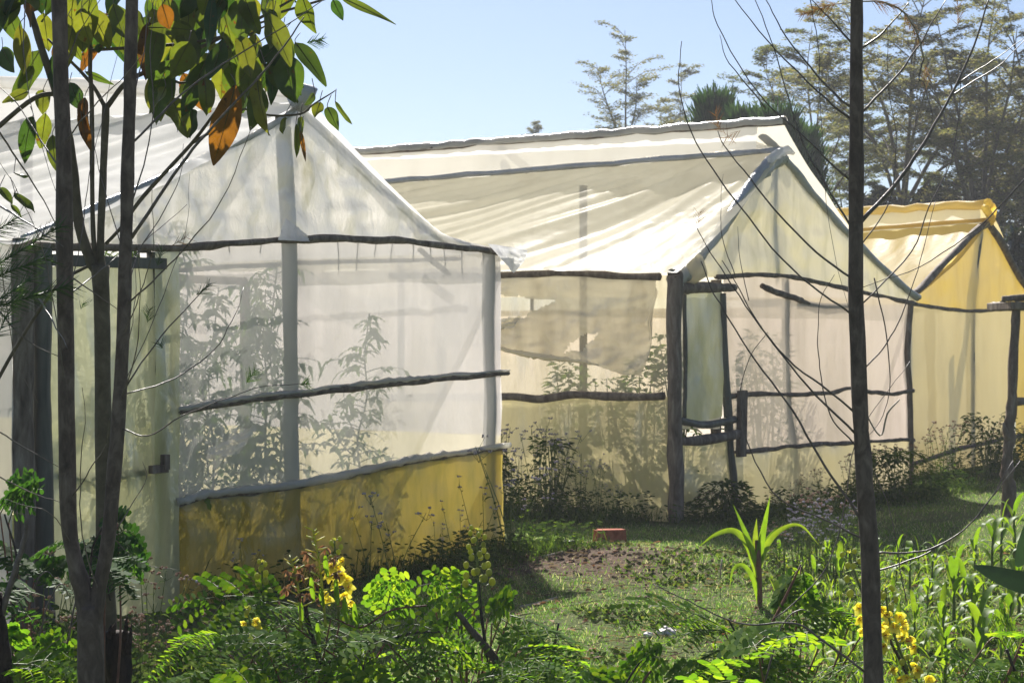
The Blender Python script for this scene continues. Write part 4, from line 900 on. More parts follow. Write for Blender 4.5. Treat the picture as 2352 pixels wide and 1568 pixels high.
# broad leaved tree behind it
DB = 6.7
g = thing('broadleaf_tree', W(240, 1870, DB), 'broad leaved tree with hanging spotted leaves behind the two slim stems', 'tree')
b = MB(); px_tube(b, [(250, 1880), (252, 1600), (248, 1430), (240, 1300), (238, 1100), (236, 900), (233, 720), (230, 610)], DB, [44, 42, 40, 40, 39, 38, 37, 42], 6, 12, 0.14); b.build('trunk', M['bark_brown'], g)
BR = [([(228, 630), (205, 590), (182, 518), (172, 430), (158, 320), (128, 210), (88, 88), (55, -30)], [30, 26, 25, 24, 22, 19, 17, 14]), ([(228, 625), (216, 560), (212, 459), (211, 246), (207, 140), (215, -20)], [14, 12, 11, 11, 10, 8]),
      ([(234, 625), (231, 548), (239, 352), (243, 243)], [20, 18, 17, 18]), ([(243, 250), (290, 190), (352, 158), (480, 100), (600, 40), (720, -30)], [13, 12, 11, 9, 7, 5]), ([(243, 250), (215, 200), (179, 158), (110, 90)], [11, 9, 8, 5]),
      ([(150, 215), (80, 225), (-20, 305)], [11, 11, 12]), ([(225, 600), (150, 640), (103, 693), (29, 810), (-20, 900)], [8, 8, 8, 9]), ([(350, 158), (430, 190), (520, 110), (610, 60)], [8, 6, 5, 4]), ([(243, 560), (280, 520), (330, 450), (440, 330), (500, 250)], [9, 8, 10, 9, 6]),
      ([(560, 250), (620, 265), (690, 262), (720, 240), (760, 215), (770, 208)], [5, 5, 5, 4, 3, 2]), ([(440, 330), (520, 280), (560, 250)], [8, 6, 5]), ([(210, 115), (330, 108), (480, 92), (620, 45)], [8, 8, 7, 5]), ([(640, 30), (740, 0), (860, -40)], [6, 6, 5])]
for p, w in BR:
    b = MB(); px_tube(b, p, DB, w, 5, 8, 0.15); b.build('branch', M['bark_brown'], g)
b = MB(); px_tube(b, [(262, 1900), (262, 1700), (266, 1560), (268, 1450)], DB-0.15, [78, 74, 70, 62], 5, 12, 0.8)
for x, y, h in ((246, 1462, 30), (282, 1470, 60), (292, 1500, 70), (256, 1450, 22)):
    px_tube(b, [(x, y), (x+6, y-h*0.4), (x+10, y-h)], DB-0.2, [20, 12, 2], 3, 6, 0.5)
b.build('stump', M['stump'], g)
LV = [(468,18,474,74,45),(627,0,629,98,42),(693,-14,717,80,56),(678,97,752,195,50),(590,100,560,222,66),(495,125,430,230,72),(400,115,340,275,68),(395,225,432,318,55),(600,200,585,290,50),(633,102,625,240,40),(655,75,690,183,20),
 (662,170,686,212,30),(440,250,447,322,48),(340,64,450,60,34),(655,270,650,308,30),(690,268,690,318,22),(680,285,688,365,16),(735,235,722,272,28),(752,246,775,290,30),(722,215,703,240,20),(770,233,808,286,15),(782,-6,902,48,22),(765,0,783,42,28),
 (75,152,42,197,30),(5,110,30,166,46),(65,210,5,238,28),(100,208,97,260,38),(75,268,38,373,46),(105,260,93,344,42),(120,310,128,392,36),(195,165,262,193,18),(32,397,65,412,17),(32,445,80,488,25),(25,470,50,500,15),(0,432,24,462,25),(190,20,188,128,60),
 (45,60,60,180,42),(225,60,215,128,36),(510,20,540,110,52),(560,-10,590,80,50),(540,60,520,150,48),(470,60,440,150,46),(420,30,400,110,50),(640,120,610,200,34),(560,180,545,262,40),(610,150,600,232,44),(380,200,360,262,40),(350,20,372,110,46),
 (470,180,480,262,46),(420,240,408,300,40),(520,-20,480,60,50),(600,20,640,60,34),(160,190,190,260,40),(170,-10,150,80,46),(100,30,112,120,44),(20,20,34,100,48),(260,10,280,90,44),(60,-20,20,50,44),(130,120,112,200,36),(10,-10,-10,70,40),(300,20,330,90,40)]
RL = [(540,196,494,384,68),(195,225,178,336,36),(372,10,392,70,40),(185,250,196,330,26),(85,-6,92,34,34),(690,300,704,372,12)]
def hang(mb, pt, rr, dj):
    x0, y0, x1, y1, w = pt; d = DB+dj; A = W(x0, y0, d); B = W(x1, y1, d+rr.uniform(-0.06, 0.06)); L_ = (B-A).length
    up = V((rr.uniform(-.9, .9), -1, rr.uniform(-0.1, .5)))
    q = []; pw = rr.uniform(0.7, 0.95)
    mb.leaf(A, B-A, up, L_, w*d/F*0.98, 12, 0.0, rr.uniform(0.05, 0.45), lambda t: max(0.02, (math.sin(math.pi*min(1, t**pw*0.985+0.01)))**0.8*(1-0.25*max(0, t-0.75))), rr.uniform(-.9, .9), rr.uniform(0.04, 0.13), rr.uniform(-.35, .35), q)
    ribs.tube([p_+V((0, -0.001, 0)) for p_ in q], [0.0022, 0.0007], 4)
    pet.tube(spline([A+V((rr.uniform(-.02, .02), 0.02, 0.035+0.03*rr.random())), A+V((0, 0.005, 0.012)), A], 3), [0.0018, 0.0014], 4)
R.seed(9); rr = random.Random(9); lf = MB(); rl = MB(); pet = MB(); ribs = MB()
for p in LV: hang(lf, p, rr, rr.uniform(-0.35, 0.25))
for p in RL: hang(rl, p, rr, -0.35)
for _ in range(105):
    if rr.random() < 0.36: x, y = rr.uniform(-30, 300), rr.uniform(-150, 130)
    else: x, y = rr.uniform(330, 660), rr.uniform(-140, 190)
    if y > 60 and 250 < x < 340: continue
    dx = rr.gauss(0, 40); L_ = rr.uniform(65, 140)
    hang(lf if rr.random() < 0.96 else rl, (x, y, x+dx, y+L_, rr.uniform(36, 72)), rr, rr.uniform(-0.4, 0.6))
lf.build('foliage', M['bigleaf'], g); rl.build('withered_foliage', M['rustleaf'], g); tag(pet.build('leaf_stalks', M['twig'], g), kind='stuff'); tag(ribs.build('leaf_ribs', M['rib'], g), kind='stuff')

# right tree
g = thing('casuarina_tree', W(2010, 1930, DT), 'single straight grey trunk with long bare whippy twigs at the right', 'tree')
b = MB(); px_tube(b, [(2012, 1945), (2010, 1750), (2006, 1560), (2002, 1400), (1997, 1250), (1985, 1090), (1976, 950), (1970, 800), (1966, 640), (1967, 400), (1967, 150), (1968, -60), (1968, -200)], DT, [54, 50, 46, 45, 43, 40, 37, 36, 35, 34, 31, 29, 27], 7, 14, 0.16)
b.build('trunk', M['bark'], g)
TR = [([(1633,-5),(1648,59),(1739,213),(1834,301),(1900,368),(1958,419)],5),([(1685,-5),(1784,118),(1898,227),(1958,276)],6),([(1757,-5),(1807,86),(1898,195),(1960,250)],6),([(1859,-5),(1920,59),(1956,97)],6),([(1732,-5),(1775,104),(1812,231),(1852,344),(1920,462),(1958,530)],5.5),
 ([(1653,82),(1676,145),(1757,249)],3.5),([(1567,95),(1558,181),(1567,236),(1599,326),(1671,435),(1798,597),(1880,668),(1958,722)],5),([(1650,300),(1671,345),(1738,430),(1854,560),(1958,640)],5.5),([(1600,520),(1643,597),(1713,702),(1805,822),(1903,896),(1966,949)],5.5),([(1657,597),(1759,766),(1854,885),(1970,1002)],6),
 ([(1610,600),(1640,674),(1720,808),(1805,920),(1882,1050),(1949,1148),(1995,1220)],7),([(1763,762),(1720,822),(1701,913),(1724,1036),(1791,1145),(1890,1190),(1992,1242)],4.5),([(1917,629),(1882,702),(1879,808),(1893,899),(1914,966),(1978,1036)],4),
 ([(1978,508),(2060,420),(2124,326),(2183,222),(2238,104),(2272,-5)],11),([(1978,258),(2055,180),(2115,100),(2176,-5)],7),([(1978,112),(2040,64),(2086,6)],7),([(2183,222),(2240,185),(2297,150),(2360,85)],5),([(2201,190),(2280,140),(2360,82)],4),([(2360,405),(2300,470),(2241,529),(2111,613),(1978,660)],4.5),
 ([(1980,700),(2093,578),(2135,476),(2184,371),(2205,230),(2208,100)],4),([(1982,850),(2037,787),(2079,706),(2114,597),(2150,460)],4),([(1988,1010),(2030,955),(2044,878),(2037,773),(2009,639)],3.5),([(2010,1268),(2095,1269),(2176,1243),(2258,1171),(2327,1057)],5.5),([(2010,1310),(2111,1279),(2209,1220),(2274,1148),(2343,1057)],5),
 ([(1500,1340),(1570,1375),(1654,1416),(1719,1432),(1827,1432),(1883,1465),(1990,1545)],6),([(1780,1420),(1880,1330),(1925,1230),(1965,1020),(2010,940),(2090,830)],3.5),([(1690,640),(1662,560),(1655,480),(1662,400)],2.5),([(1720,690),(1700,600),(1695,520)],2.5),([(1980,560),(2040,470),(2060,330),(2040,200),(2040,60)],3.5),([(2122,136),(2110,180),(2124,195),(2145,272)],4),
 ([(1860,-5),(1880,120),(1885,260),(1905,520),(1962,760)],2.5),([(2080,1380),(2060,1250),(2030,1130),(1995,1060)],3)]
for i, (p, w) in enumerate(TR):
    b = MB(); px_tube(b, p, DT, [w*0.35, w*0.55, w*0.8, w] if p[0][0] < p[-1][0] and p[-1][0] < 2010 and i < 25 else [w, w*0.8, w*0.55, w*0.35], 5, 5, 0.1, d2=DT); b.build('twig', M['twig'], g)
b = MB(); px_tube(b, [(1979,926),(2021,999),(2040,950),(2067,917)], DT, [3, 4, 5, 3], 5, 5); px_tube(b, [(1920,9),(2011,2),(2074,27),(2106,77),(2122,136)], DT, [3, 5, 5, 5], 5, 5); b.build('twig', M['twig_pale'], g)
nd = MB(); rr = random.Random(3)
for (x, y, dx, dy, n) in ((1652,296,-10,-40,26),(1700,300,-40,20,10),(1690,330,-45,-40,12),(1602,515,6,-30,14),(2200,60,0,-60,26),(1920,9,-78,24,90),(2000,2,60,16,40),(2074,27,40,70,40),(2124,150,10,40,14)):
    tuft(nd, W(x, y, DT), W(x+dx, y+dy, DT)-W(x, y, DT), math.hypot(dx, dy)*DT/F, n, rr, 0.75, 0.045, 0.0018)
nd.build('dry_needles', M['needle_dry'], g)
# dead broken stem at the left edge
g = thing('dead_tree', W(-6, 1900, 6.3), 'brown dead trunk with a broken grey branch at the left edge', 'dead tree')
b = MB(); px_tube(b, [(-8, 1930), (-4, 1700), (0, 1500), (-8, 1360)], 6.3, [52, 48, 44, 30], 5, 10, 0.5); b.build('trunk', M['stump'], g)
b = MB(); px_tube(b, [(0, 1420), (34, 1310), (56, 1235), (62, 1190), (60, 1165)], 6.3, [14, 14, 12, 10, 5], 5, 7, 0.4); b.build('branch', M['twig'], g)

# ---------------------------------------------------------------- feathery yellow flowered shrubs in front
def frond(lf, st, base, d, L_, rr, up=None, npair=6, lsz=0.032, droop=0.55):
    d = d.normalized(); up = up or V((rr.uniform(-.4, .4), rr.uniform(-.7, .3), 0.9))
    side = d.cross(up).normalized(); n = side.cross(d).normalized()
    if n.z < 0: n = -n
    pts = [base+d*(L_*i/8)+V((0, 0, -droop*L_*(i/8)**2.2)) for i in range(9)]
    st.tube(pts, [0.0028, 0.0012], 5)
    for i in range(npair+1):
        t = 0.22+0.78*i/npair; k = min(7, int(t*8)); p = pts[k].lerp(pts[k+1], t*8-k) if t < 1 else pts[8]
        ax = (pts[min(8, k+1)]-pts[max(0, k-1)]).normalized()
        for s in ((-1, 1) if i < npair else (-1, 1)):
            ang = 0.95 if i < npair else 0.45
            pd = (ax*math.cos(ang)+side*(s*math.sin(ang))+V((0, 0, rr.uniform(-.28, .05)))).normalized()
            pl = L_*(0.56-0.16*abs(t-0.55))*rr.uniform(0.8, 1.08); nl = max(4, int(pl/(lsz*0.54)))
            ps = pd.cross(n).normalized(); dn = rr.uniform(-0.25, 0.1)
            for j in range(nl):
                u = (j+0.6)/nl; q = p+pd*(pl*u)+V((0, 0, -0.22*pl*u*u))
                for s2 in (-1, 1):
                    ld = (ps*s2+pd*0.35+n*(dn+rr.uniform(-.18, .18))).normalized()
                    lf.leaflet(q, ld, (n+ps*(s2*0.25)).normalized(), lsz*rr.uniform(0.8, 1.1), lsz*0.46)
            st.tube([p, p+pd*pl*0.5+V((0, 0, -0.055*pl)), p+pd*pl+V((0, 0, -0.22*pl))], [0.0014, 0.0007], 4, cap=False)
def flower(mb, sm, p, rr, sz=0.03, d0=None):
    d0 = d0 or V((rr.uniform(-1, 1), -0.7, rr.uniform(-.6, .4))).normalized()
    u = d0.cross(V((0.1, 0.2, 1))).normalized(); v = d0.cross(u); a0 = rr.random()*6
    for k in range(5):
        a = a0+k*1.2566; dr = (u*math.cos(a)+v*math.sin(a)+d0*rr.uniform(0.3, 0.9)).normalized()
        mb.leaf(p, dr, d0, sz*rr.uniform(0.8, 1.15), sz*0.85, 4, 0.2, 0.35, lambda t: max(0.12, math.sin(math.pi*min(1, 0.12+t*0.86))**0.7), wave=0.06)
    for k in range(4):
        a = rr.random()*6.28; e = p+(d0+u*math.cos(a)*0.35+v*math.sin(a)*0.35).normalized()*sz*0.8; sm.tube([p, e], 0.0009, 4)
def bloom(g, e, rr, sz=0.03):
    fl = MB(); sm = MB(); flower(fl, sm, e, rr, sz); f = fl.build('flower', M['petal'], g); sm.build('stamens', M['stamen'], f)
def raceme(g, pts, d, rr, kind, n=16, ped=26):
    # pts: picture polyline from base to tip
    P = spline([W(x, y, d) for x, y in pts], 6); st = MB()
    st.tube(P, [0.006, 0.005, 0.003], 6)
    for i in range(n):
        t = 0.25+0.75*i/(n-1) if n > 1 else 1; k = min(int(t*(len(P)-1)), len(P)-2); p = P[k].lerp(P[k+1], t*(len(P)-1)-k)
        a = i*2.4+rr.random()*0.5; pl = ped*d/F*(1.25-0.75*t)
        e = p+V((math.cos(a), math.sin(a)*0.8, 0.35+rr.uniform(-.2, .3)))*pl
        r = 0.0135*(1.15-0.5*t)
        if kind == 'bud' or (kind == 'flower' and t > 0.72) or (kind == 'mixed' and t > 0.6):
            st.tube([p, e], [0.0016, 0.0014], 4); m = MB(); m.ball(e, r, 8, 6, 1.25); m.build('bud', M['bud'], g)
        elif kind == 'spent':
            st.tube([p, e], [0.0032, 0.0026], 4)
            if t < 0.75 and rr.random() < 0.42:
                m2 = MB()
                for q in range(7):
                    dr = V((rr.uniform(-1, 1), rr.uniform(-1, 1), rr.uniform(-1.2, .4))).normalized(); m2.leaf(e, dr, V((rr.uniform(-1, 1), -1, .4)), 0.030, 0.013, 3, 0.3, 0.6, None, 0.8, 0.2)
                m2.build('withered_flower', M['spent'], g)
        else:
            st.tube([p, e], [0.0018, 0.0014], 4); bloom(g, e, rr)
    m2 = MB()
    if kind != 'spent':
        for q in range(9): m2.leaf(P[-1], V((rr.uniform(-1, 1), rr.uniform(-1, 1), 1.1)).normalized(), V((0, -1, .2)), 0.016, 0.004, 2)
    st.build('flower_stalk', M['stem_green' if kind != 'spent' else 'bud'], g)
    if m2.f: m2.build('stalk_tip', M['bud'], g)
def pods(g, spots, d):
    for x, y, h in spots:
        b = MB(); A = W(x, y, d); b.leaf(A, W(x+6, y+h, d)-A, V((-0.6, -1, .1)), h*d/F, 15*d/F, 6, 0, 0.5, lambda t: max(0.15, math.sin(math.pi*min(1, 0.1+t*0.86))**0.6)); b.build('seed_pod', M['frond'], g)
def shrub(label, cx, d, prof, x0, x1, nf, expl, stems, seed, mat='frond', L0=0.29, extra_low=1640, dspread=0.5, branch='stem_red', group='yellow flowered feathery shrubs in front', name='feathery_shrub'):
    rr = random.Random(seed); base = V(((cx-CX)*d/F, d, -0.02)); g = thing(name, base, label, 'shrub', group)
    lf = MB(); st = MB(); wood = MB()
    for (bx, by, tx, ty, dd) in expl:
        A, B = W(bx, by, d+dd), W(tx, ty, d+dd+rr.uniform(-.1, .05)); L_ = (B-A).length
        frond(lf, st, A, (B-A)+V((0, 0, 0.22*L_)), L_*1.05, rr, V((rr.uniform(-.3, .3), rr.uniform(-0.8, 0.1), 0.8)), 4, 0.041, 0.22)
        wood.tube(spline([base.lerp(A, 0.15), base.lerp(A, 0.6)+V((0.03*rr.uniform(-1, 1), 0, -0.02)), A], 4), [0.006, 0.003], 5)
    for i in range(nf):
        x = rr.uniform(x0, x1); y0 = interp(prof, x); y = y0+28+(extra_low-y0)*rr.random()**1.25; dd = d+rr.uniform(-dspread, dspread)-0.2*(y-y0)/200
        A = W(x, y, dd); a = rr.random()*6.28
        dr = V((math.cos(a), math.sin(a)*0.55-0.1, 0.22+rr.uniform(-.15, .3)))
        frond(lf, st, A, dr, L0*rr.uniform(0.75, 1.25), rr, V((rr.uniform(-.5, .5), rr.uniform(-0.9, .45), 0.8)), rr.choice((2, 3, 4)), rr.uniform(0.036, 0.046), rr.uniform(0.15, 0.6))
        if rr.random() < 0.5: wood.tube(spline([base.lerp(A, 0.3), base.lerp(A, 0.7)+V((0.05*rr.uniform(-1, 1), 0.03*rr.uniform(-1, 1), -0.03)), A], 4), [0.006, 0.0025], 5)
    for i in range(max(2, nf//3)):                       # bare arching twigs
        x = rr.uniform(x0, x1); y0 = interp(prof, x)+rr.uniform(-25, 70); dx = rr.uniform(-110, 110)
        b = MB(); px_tube(b, [(x-dx, y0+150+rr.uniform(-30, 30)), (x-dx*0.5, y0+50), (x, y0+rr.uniform(-10, 25)), (x+dx*0.35, y0+rr.uniform(10, 50))], d+rr.uniform(-.3, .3), [5, 4, 3, 1.5], 5, 5, 0.2); b.build('twig', M[rr.choice(('stem_dark', 'stem_red', 'twig'))], g)
    for pts, w, m in stems:
        b = MB(); px_tube(b, pts, d-0.05, w, 5, 7, 0.2); b.build('branch', M[m], g)
    wood.build('twigs', M[branch], g); st.build('leaf_stalks', M['stem_green'], g); lf.build('foliage', M[mat], g)
    return g
prof = [(430, 1520), (470, 1480), (540, 1440), (650, 1430), (760, 1400), (850, 1420), (950, 1400), (1020, 1370), (1080, 1400), (1150, 1440), (1280, 1500), (1330, 1568)]
rr = random.Random(31)
gA = shrub('feathery shrub at the bottom centre-left carrying withered brown flower stalks and yellow flowers', 720, 7.2, prof, 470, 900, 20,
      [(690, 1395, 480, 1370, 0.1), (640, 1380, 520, 1420, 0.05), (760, 1420, 600, 1440, 0), (650, 1500, 455, 1480, -0.1), (700, 1560, 470, 1540, -0.1), (780, 1430, 640, 1390, 0.0), (850, 1480, 830, 1560, -.1), (900, 1450, 830, 1400, 0), (880, 1430, 905, 1330, 0.0)],
      [([(760, 1640), (750, 1568), (722, 1480), (702, 1400), (708, 1375)], [16, 14, 12, 10, 8], 'stem_dark'), ([(650, 1600), (740, 1530), (830, 1490), (940, 1455), (1010, 1450)], [8, 9, 8, 7, 5], 'stem_dark'), ([(680, 1440), (760, 1500), (850, 1560)], [5, 6, 7], 'stem_red'), ([(770, 1420), (830, 1440), (900, 1400), (980, 1390)], [4, 5, 5, 4], 'stem_red')], 201)
raceme(gA, [(748, 1440), (742, 1370), (733, 1290), (718, 1216)], 7.15, rr, 'spent', 26, 42); raceme(gA, [(690, 1440), (688, 1380), (680, 1320), (668, 1284)], 7.1, rr, 'spent', 20, 34)
raceme(gA, [(778, 1440), (776, 1380), (772, 1310), (768, 1242)], 7.25, rr, 'flower', 22, 26); raceme(gA, [(606, 1400), (604, 1350), (602, 1318), (602, 1292)], 7.3, rr, 'bud', 10, 14); raceme(gA, [(600, 1530), (588, 1470), (575, 1430), (566, 1398)], 7.1, rr, 'flower', 9, 14)
pods(gA, [(716, 1325, 55), (738, 1350, 45), (772, 1330, 60), (792, 1370, 62), (690, 1375, 50), (730, 1430, 60), (748, 1275, 50), (815, 1385, 60)], 7.1)
gB = shrub('feathery shrub at the bottom centre with one tall spike of green buds', 1080, 7.3, prof, 880, 1310, 22,
      [(1050, 1360, 1000, 1430, 0), (1060, 1340, 1060, 1440, 0), (1090, 1400, 1010, 1330, 0), (1130, 1430, 1180, 1500, -.05), (1150, 1420, 1230, 1490, -.05), (1170, 1412, 1290, 1470, -.05), (1120, 1420, 1160, 1370, 0), (1190, 1520, 1300, 1560, -.1), (1000, 1400, 930, 1350, 0), (960, 1470, 860, 1450, -.1), (1060, 1500, 960, 1520, -.15)],
      [([(1180, 1600), (1135, 1510), (1085, 1450), (1050, 1405)], [22, 20, 17, 12], 'bark'), ([(1118, 1520), (1112, 1460), (1104, 1400), (1100, 1340)], [9, 8, 7, 6], 'stem_dark'), ([(1245, 1620), (1262, 1540), (1283, 1430)], [10, 9, 5], 'stem_dark'), ([(870, 1620), (930, 1540), (1010, 1500), (1100, 1500)], [7, 7, 6, 5], 'stem_dark'), ([(1000, 1590), (1010, 1500), (1030, 1430)], [6, 5, 4], 'stem_red')], 202)
raceme(gB, [(1104, 1400), (1098, 1340), (1096, 1280), (1096, 1218)], 7.25, rr, 'bud', 26, 30)
profR = [(1470, 1430), (1520, 1420), (1600, 1400), (1680, 1440), (1760, 1380), (1800, 1340), (1850, 1360), (1900, 1400), (1980, 1420), (2080, 1500), (2140, 1540)]
gC = shrub('feathery shrub at the lower right whose yellow flowers show behind the straight grey trunk', 1800, 6.9, profR, 1600, 2110, 10,
      [(1660, 1440, 1490, 1385, 0), (1690, 1450, 1560, 1460, -.05), (1700, 1460, 1600, 1420, 0), (1750, 1480, 1640, 1500, -.1), (1830, 1310, 1800, 1360, 0.05), (1840, 1300, 1855, 1360, 0.05), (1960, 1410, 1850, 1420, 0), (1900, 1440, 1800, 1480, 0), (1990, 1440, 1900, 1400, 0), (1700, 1540, 1600, 1530, -.1), (1790, 1530, 1700, 1550, -.1), (1880, 1530, 1780, 1545, -.1)],
      [([(1640, 1640), (1700, 1530), (1745, 1480), (1790, 1400), (1840, 1295)], [14, 12, 10, 8, 4], 'stem_red'), ([(1735, 1490), (1790, 1450), (1830, 1420)], [9, 7, 5], 'stem_red'), ([(2110, 1640), (2080, 1540), (2045, 1470), (2028, 1400)], [8, 8, 7, 5], 'stem_dark'), ([(1700, 1510), (1698, 1470), (1672, 1420)], [5, 5, 4], 'stem_dark')], 203)
raceme(gC, [(2085, 1540), (2062, 1480), (2042, 1420), (2034, 1350)], 6.75, rr, 'flower', 24, 34); raceme(gC, [(2010, 1420), (1985, 1370), (1965, 1320), (1950, 1272)], 6.75, rr, 'bud', 11, 34); raceme(gC, [(2120, 1600), (2105, 1560), (2090, 1530), (2085, 1510)], 6.75, rr, 'mixed', 8, 26)
for x, y in ((1972, 1420), (1985, 1445), (1975, 1395), (2045, 1540), (2110, 1545), (2060, 1560)): bloom(gC, W(x, y, 6.75), rr, 0.03)
shrub('feathery shrub cut by the bottom right corner of the picture', 2330, 7.0, [(2140, 1540), (2200, 1520), (2290, 1470), (2360, 1440)], 2190, 2440, 8, [(2300, 1560, 2200, 1510, 0), (2350, 1540, 2230, 1560, 0), (2340, 1490, 2300, 1420, .2)],
      [([(2280, 1640), (2320, 1540), (2360, 1450)], [9, 8, 6], 'stem_red'), ([(2330, 1540), (2312, 1490)], [9, 7], 'stem_dark')], 204)
shrub('small feathery shrub standing in front of the bare turf at the bottom centre', 1480, 6.7, [(1330, 1575), (1400, 1545), (1470, 1520), (1560, 1540), (1620, 1590)], 1380, 1600, 3, [(1440, 1590, 1490, 1500, 0), (1500, 1570, 1590, 1550, 0), (1450, 1590, 1370, 1560, 0)], [([(1460, 1640), (1480, 1560), (1520, 1520)], [7, 6, 4], 'stem_red'), ([(1420, 1600), (1455, 1540), (1475, 1515)], [6, 5, 3], 'stem_dark')], 205)
shrub('feathery sprout springing from the fork of the two slim stems', 240, 6.25, [(180, 1260), (300, 1260)], 200, 290, 2, [(245, 1215, 240, 1290, 0.3), (270, 1200, 300, 1270, 0.3), (215, 1230, 190, 1290, 0.3), (230, 1215, 270, 1180, 0.35)], [([(208, 1400), (206, 1340), (212, 1260), (235, 1210)], [7, 6, 5, 4], 'stem_dark')], 206, 'frond_dark', 0.12, 1290, 0.1)
shrub('dark feathery shrub at the far left behind the forked stems', 60, 7.3, [(0, 1300), (140, 1290)], -40, 150, 7, [(60, 1290, 140, 1240, 0.2), (40, 1300, 120, 1330, 0.2), (20, 1200, 60, 1100, 0), (0, 1180, 50, 1110, 0), (-30, 1260, 40, 1290, 0), (80, 1320, 140, 1290, 0.2)], [([(20, 1700), (30, 1400), (40, 1290), (10, 1180)], [9, 8, 6, 4], 'stem_dark')], 207, 'frond_dark', 0.19, 1480, 0.2)
shrub('low feathery shrub in the bottom left corner under the forked stems', 90, 6.5, [(0, 1500), (60, 1480), (140, 1520), (180, 1560)], -40, 170, 12, [(60, 1540, 130, 1480, 0), (30, 1500, 10, 1440, 0)], [([(60, 1700), (60, 1560), (40, 1500)], [7, 6, 4], 'stem_dark')], 208, 'frond', 0.19, 1640, 0.25)

# ---------------------------------------------------------------- maize, weeds, banana
def maize_proto(label, H, nleaf, seed, group):
    rr = random.Random(seed); R.seed(seed); g = thing('maize_plant', V((0, 0, 0)), label, 'maize plant', group); st = MB(); lf = MB()
    st.tube([V((0, 0, -0.03)), V((0.004, 0, H*0.3)), V((0.0, 0.006, H*0.6))], [0.013*H/0.6, 0.010*H/0.6, 0.005], 7)
    a = rr.random()*6
    for i in range(nleaf):
        t = i/(nleaf-1); a += 3.14+rr.uniform(-.6, .6); z = H*(0.06+0.46*t)
        el = 0.65+0.6*t+rr.uniform(-.15, .2); L_ = H*(0.70+0.3*rr.random())
        dr = V((math.cos(a)*math.cos(el), math.sin(a)*math.cos(el), math.sin(el)))
        up = V((-math.cos(a)*math.sin(el), -math.sin(a)*math.sin(el), math.cos(el)))
        lf.leaf(V((0, 0, z)), dr, up, L_, H*0.085+0.010, 10, 0.75-0.3*t+0.4*rr.random(), 0.35, lambda q: max(0.02, min(1, 0.35+q*3))*(1-q**2.2)), 
    st.build('stalk', M['stem_green'], g); lf.build('leaves', M['maize'], g); return g
GM = 'young maize plants in the sunlit plot'
protos = [maize_proto('young maize plant with arching bright leaves among others in the sunlit plot at right', h, n, 400+i, GM) for i, (h, n) in enumerate(((0.45, 6), (0.5, 7), (0.36, 5), (0.42, 8)))]
pk = [kids(p) for p in protos]
rr = random.Random(12); spots = []
for (px, py, s) in [(1745, 1392, 1.5), (2010, 1330, 0.9), (2060, 1300, 1.0), (2090, 1330, 1.05), (2110, 1300, 0.8), (2190, 1420, 1.1), (2215, 1400, 1.2), (2235, 1430, 1.0), (2165, 1460, 0.9), (2140, 1350, 0.9), (2240, 1290, 1.1), (2280, 1280, 1.25), (2300, 1260, 1.2), (2330, 1250, 1.3),
                    (1870, 1330, 0.8), (1900, 1300, 0.9), (1930, 1340, 0.9), (1850, 1420, 0.8), (1890, 1480, 0.9), (1930, 1530, 1.0), (1960, 1480, 0.8), (2250, 1540, 1.2), (2300, 1530, 0.9), (2170, 1540, 1.0), (2100, 1460, 0.8), (2340, 1380, 1.0), (2360, 1320, 1.2), (1810, 1380, 0.6), (1830, 1460, 0.7), (1790, 1300, 0.55),
                    (2050, 1400, 0.7), (2130, 1400, 0.75), (1990, 1390, 0.8), (2200, 1340, 0.9), (2260, 1360, 0.8), (2320, 1450, 1.0), (1950, 1280, 0.7), (2150, 1280, 0.6), (2370, 1470, 1.1), (1770, 1520, 0.7), (2060, 1500, 0.8), (1640, 1500, 0.3), (1420, 1430, 0.22)]:
    spots.append((px, py+ (40 if s > .75 else 20), s))
first = [True]*4
for i, (px, py, s) in enumerate(spots):
    k = 1 if i == 0 else i % 4; p = G(px, min(py, 1640)); lab = None
    if i == 0: continue
    if i < 0: lab = 'tallest maize plant, alone beside the bare patch in front of the cream greenhouse door'
    if first[k] and i != 0:
        first[k] = False; o = protos[k]; o.location = p; o.rotation_euler = (0, 0, rr.random()*6.28); o.scale = (s,)*3
    else: copy_tree(protos[k], p, rr.random()*6.28 if i else 0.35, s, lab, pk[k])
p0 = G(1745, 1400); d0 = p0.y
g = thing('maize_plant', p0, 'tallest maize plant, alone beside the bare patch in front of the cream greenhouse door', 'maize plant', GM)
b = MB(); px_tube(b, [(1745, 1405), (1744, 1350), (1741, 1290), (1740, 1240)], d0, [13, 14, 16, 12], 5, 8); b.build('stalk', M['stem_red'], g)
b = MB()
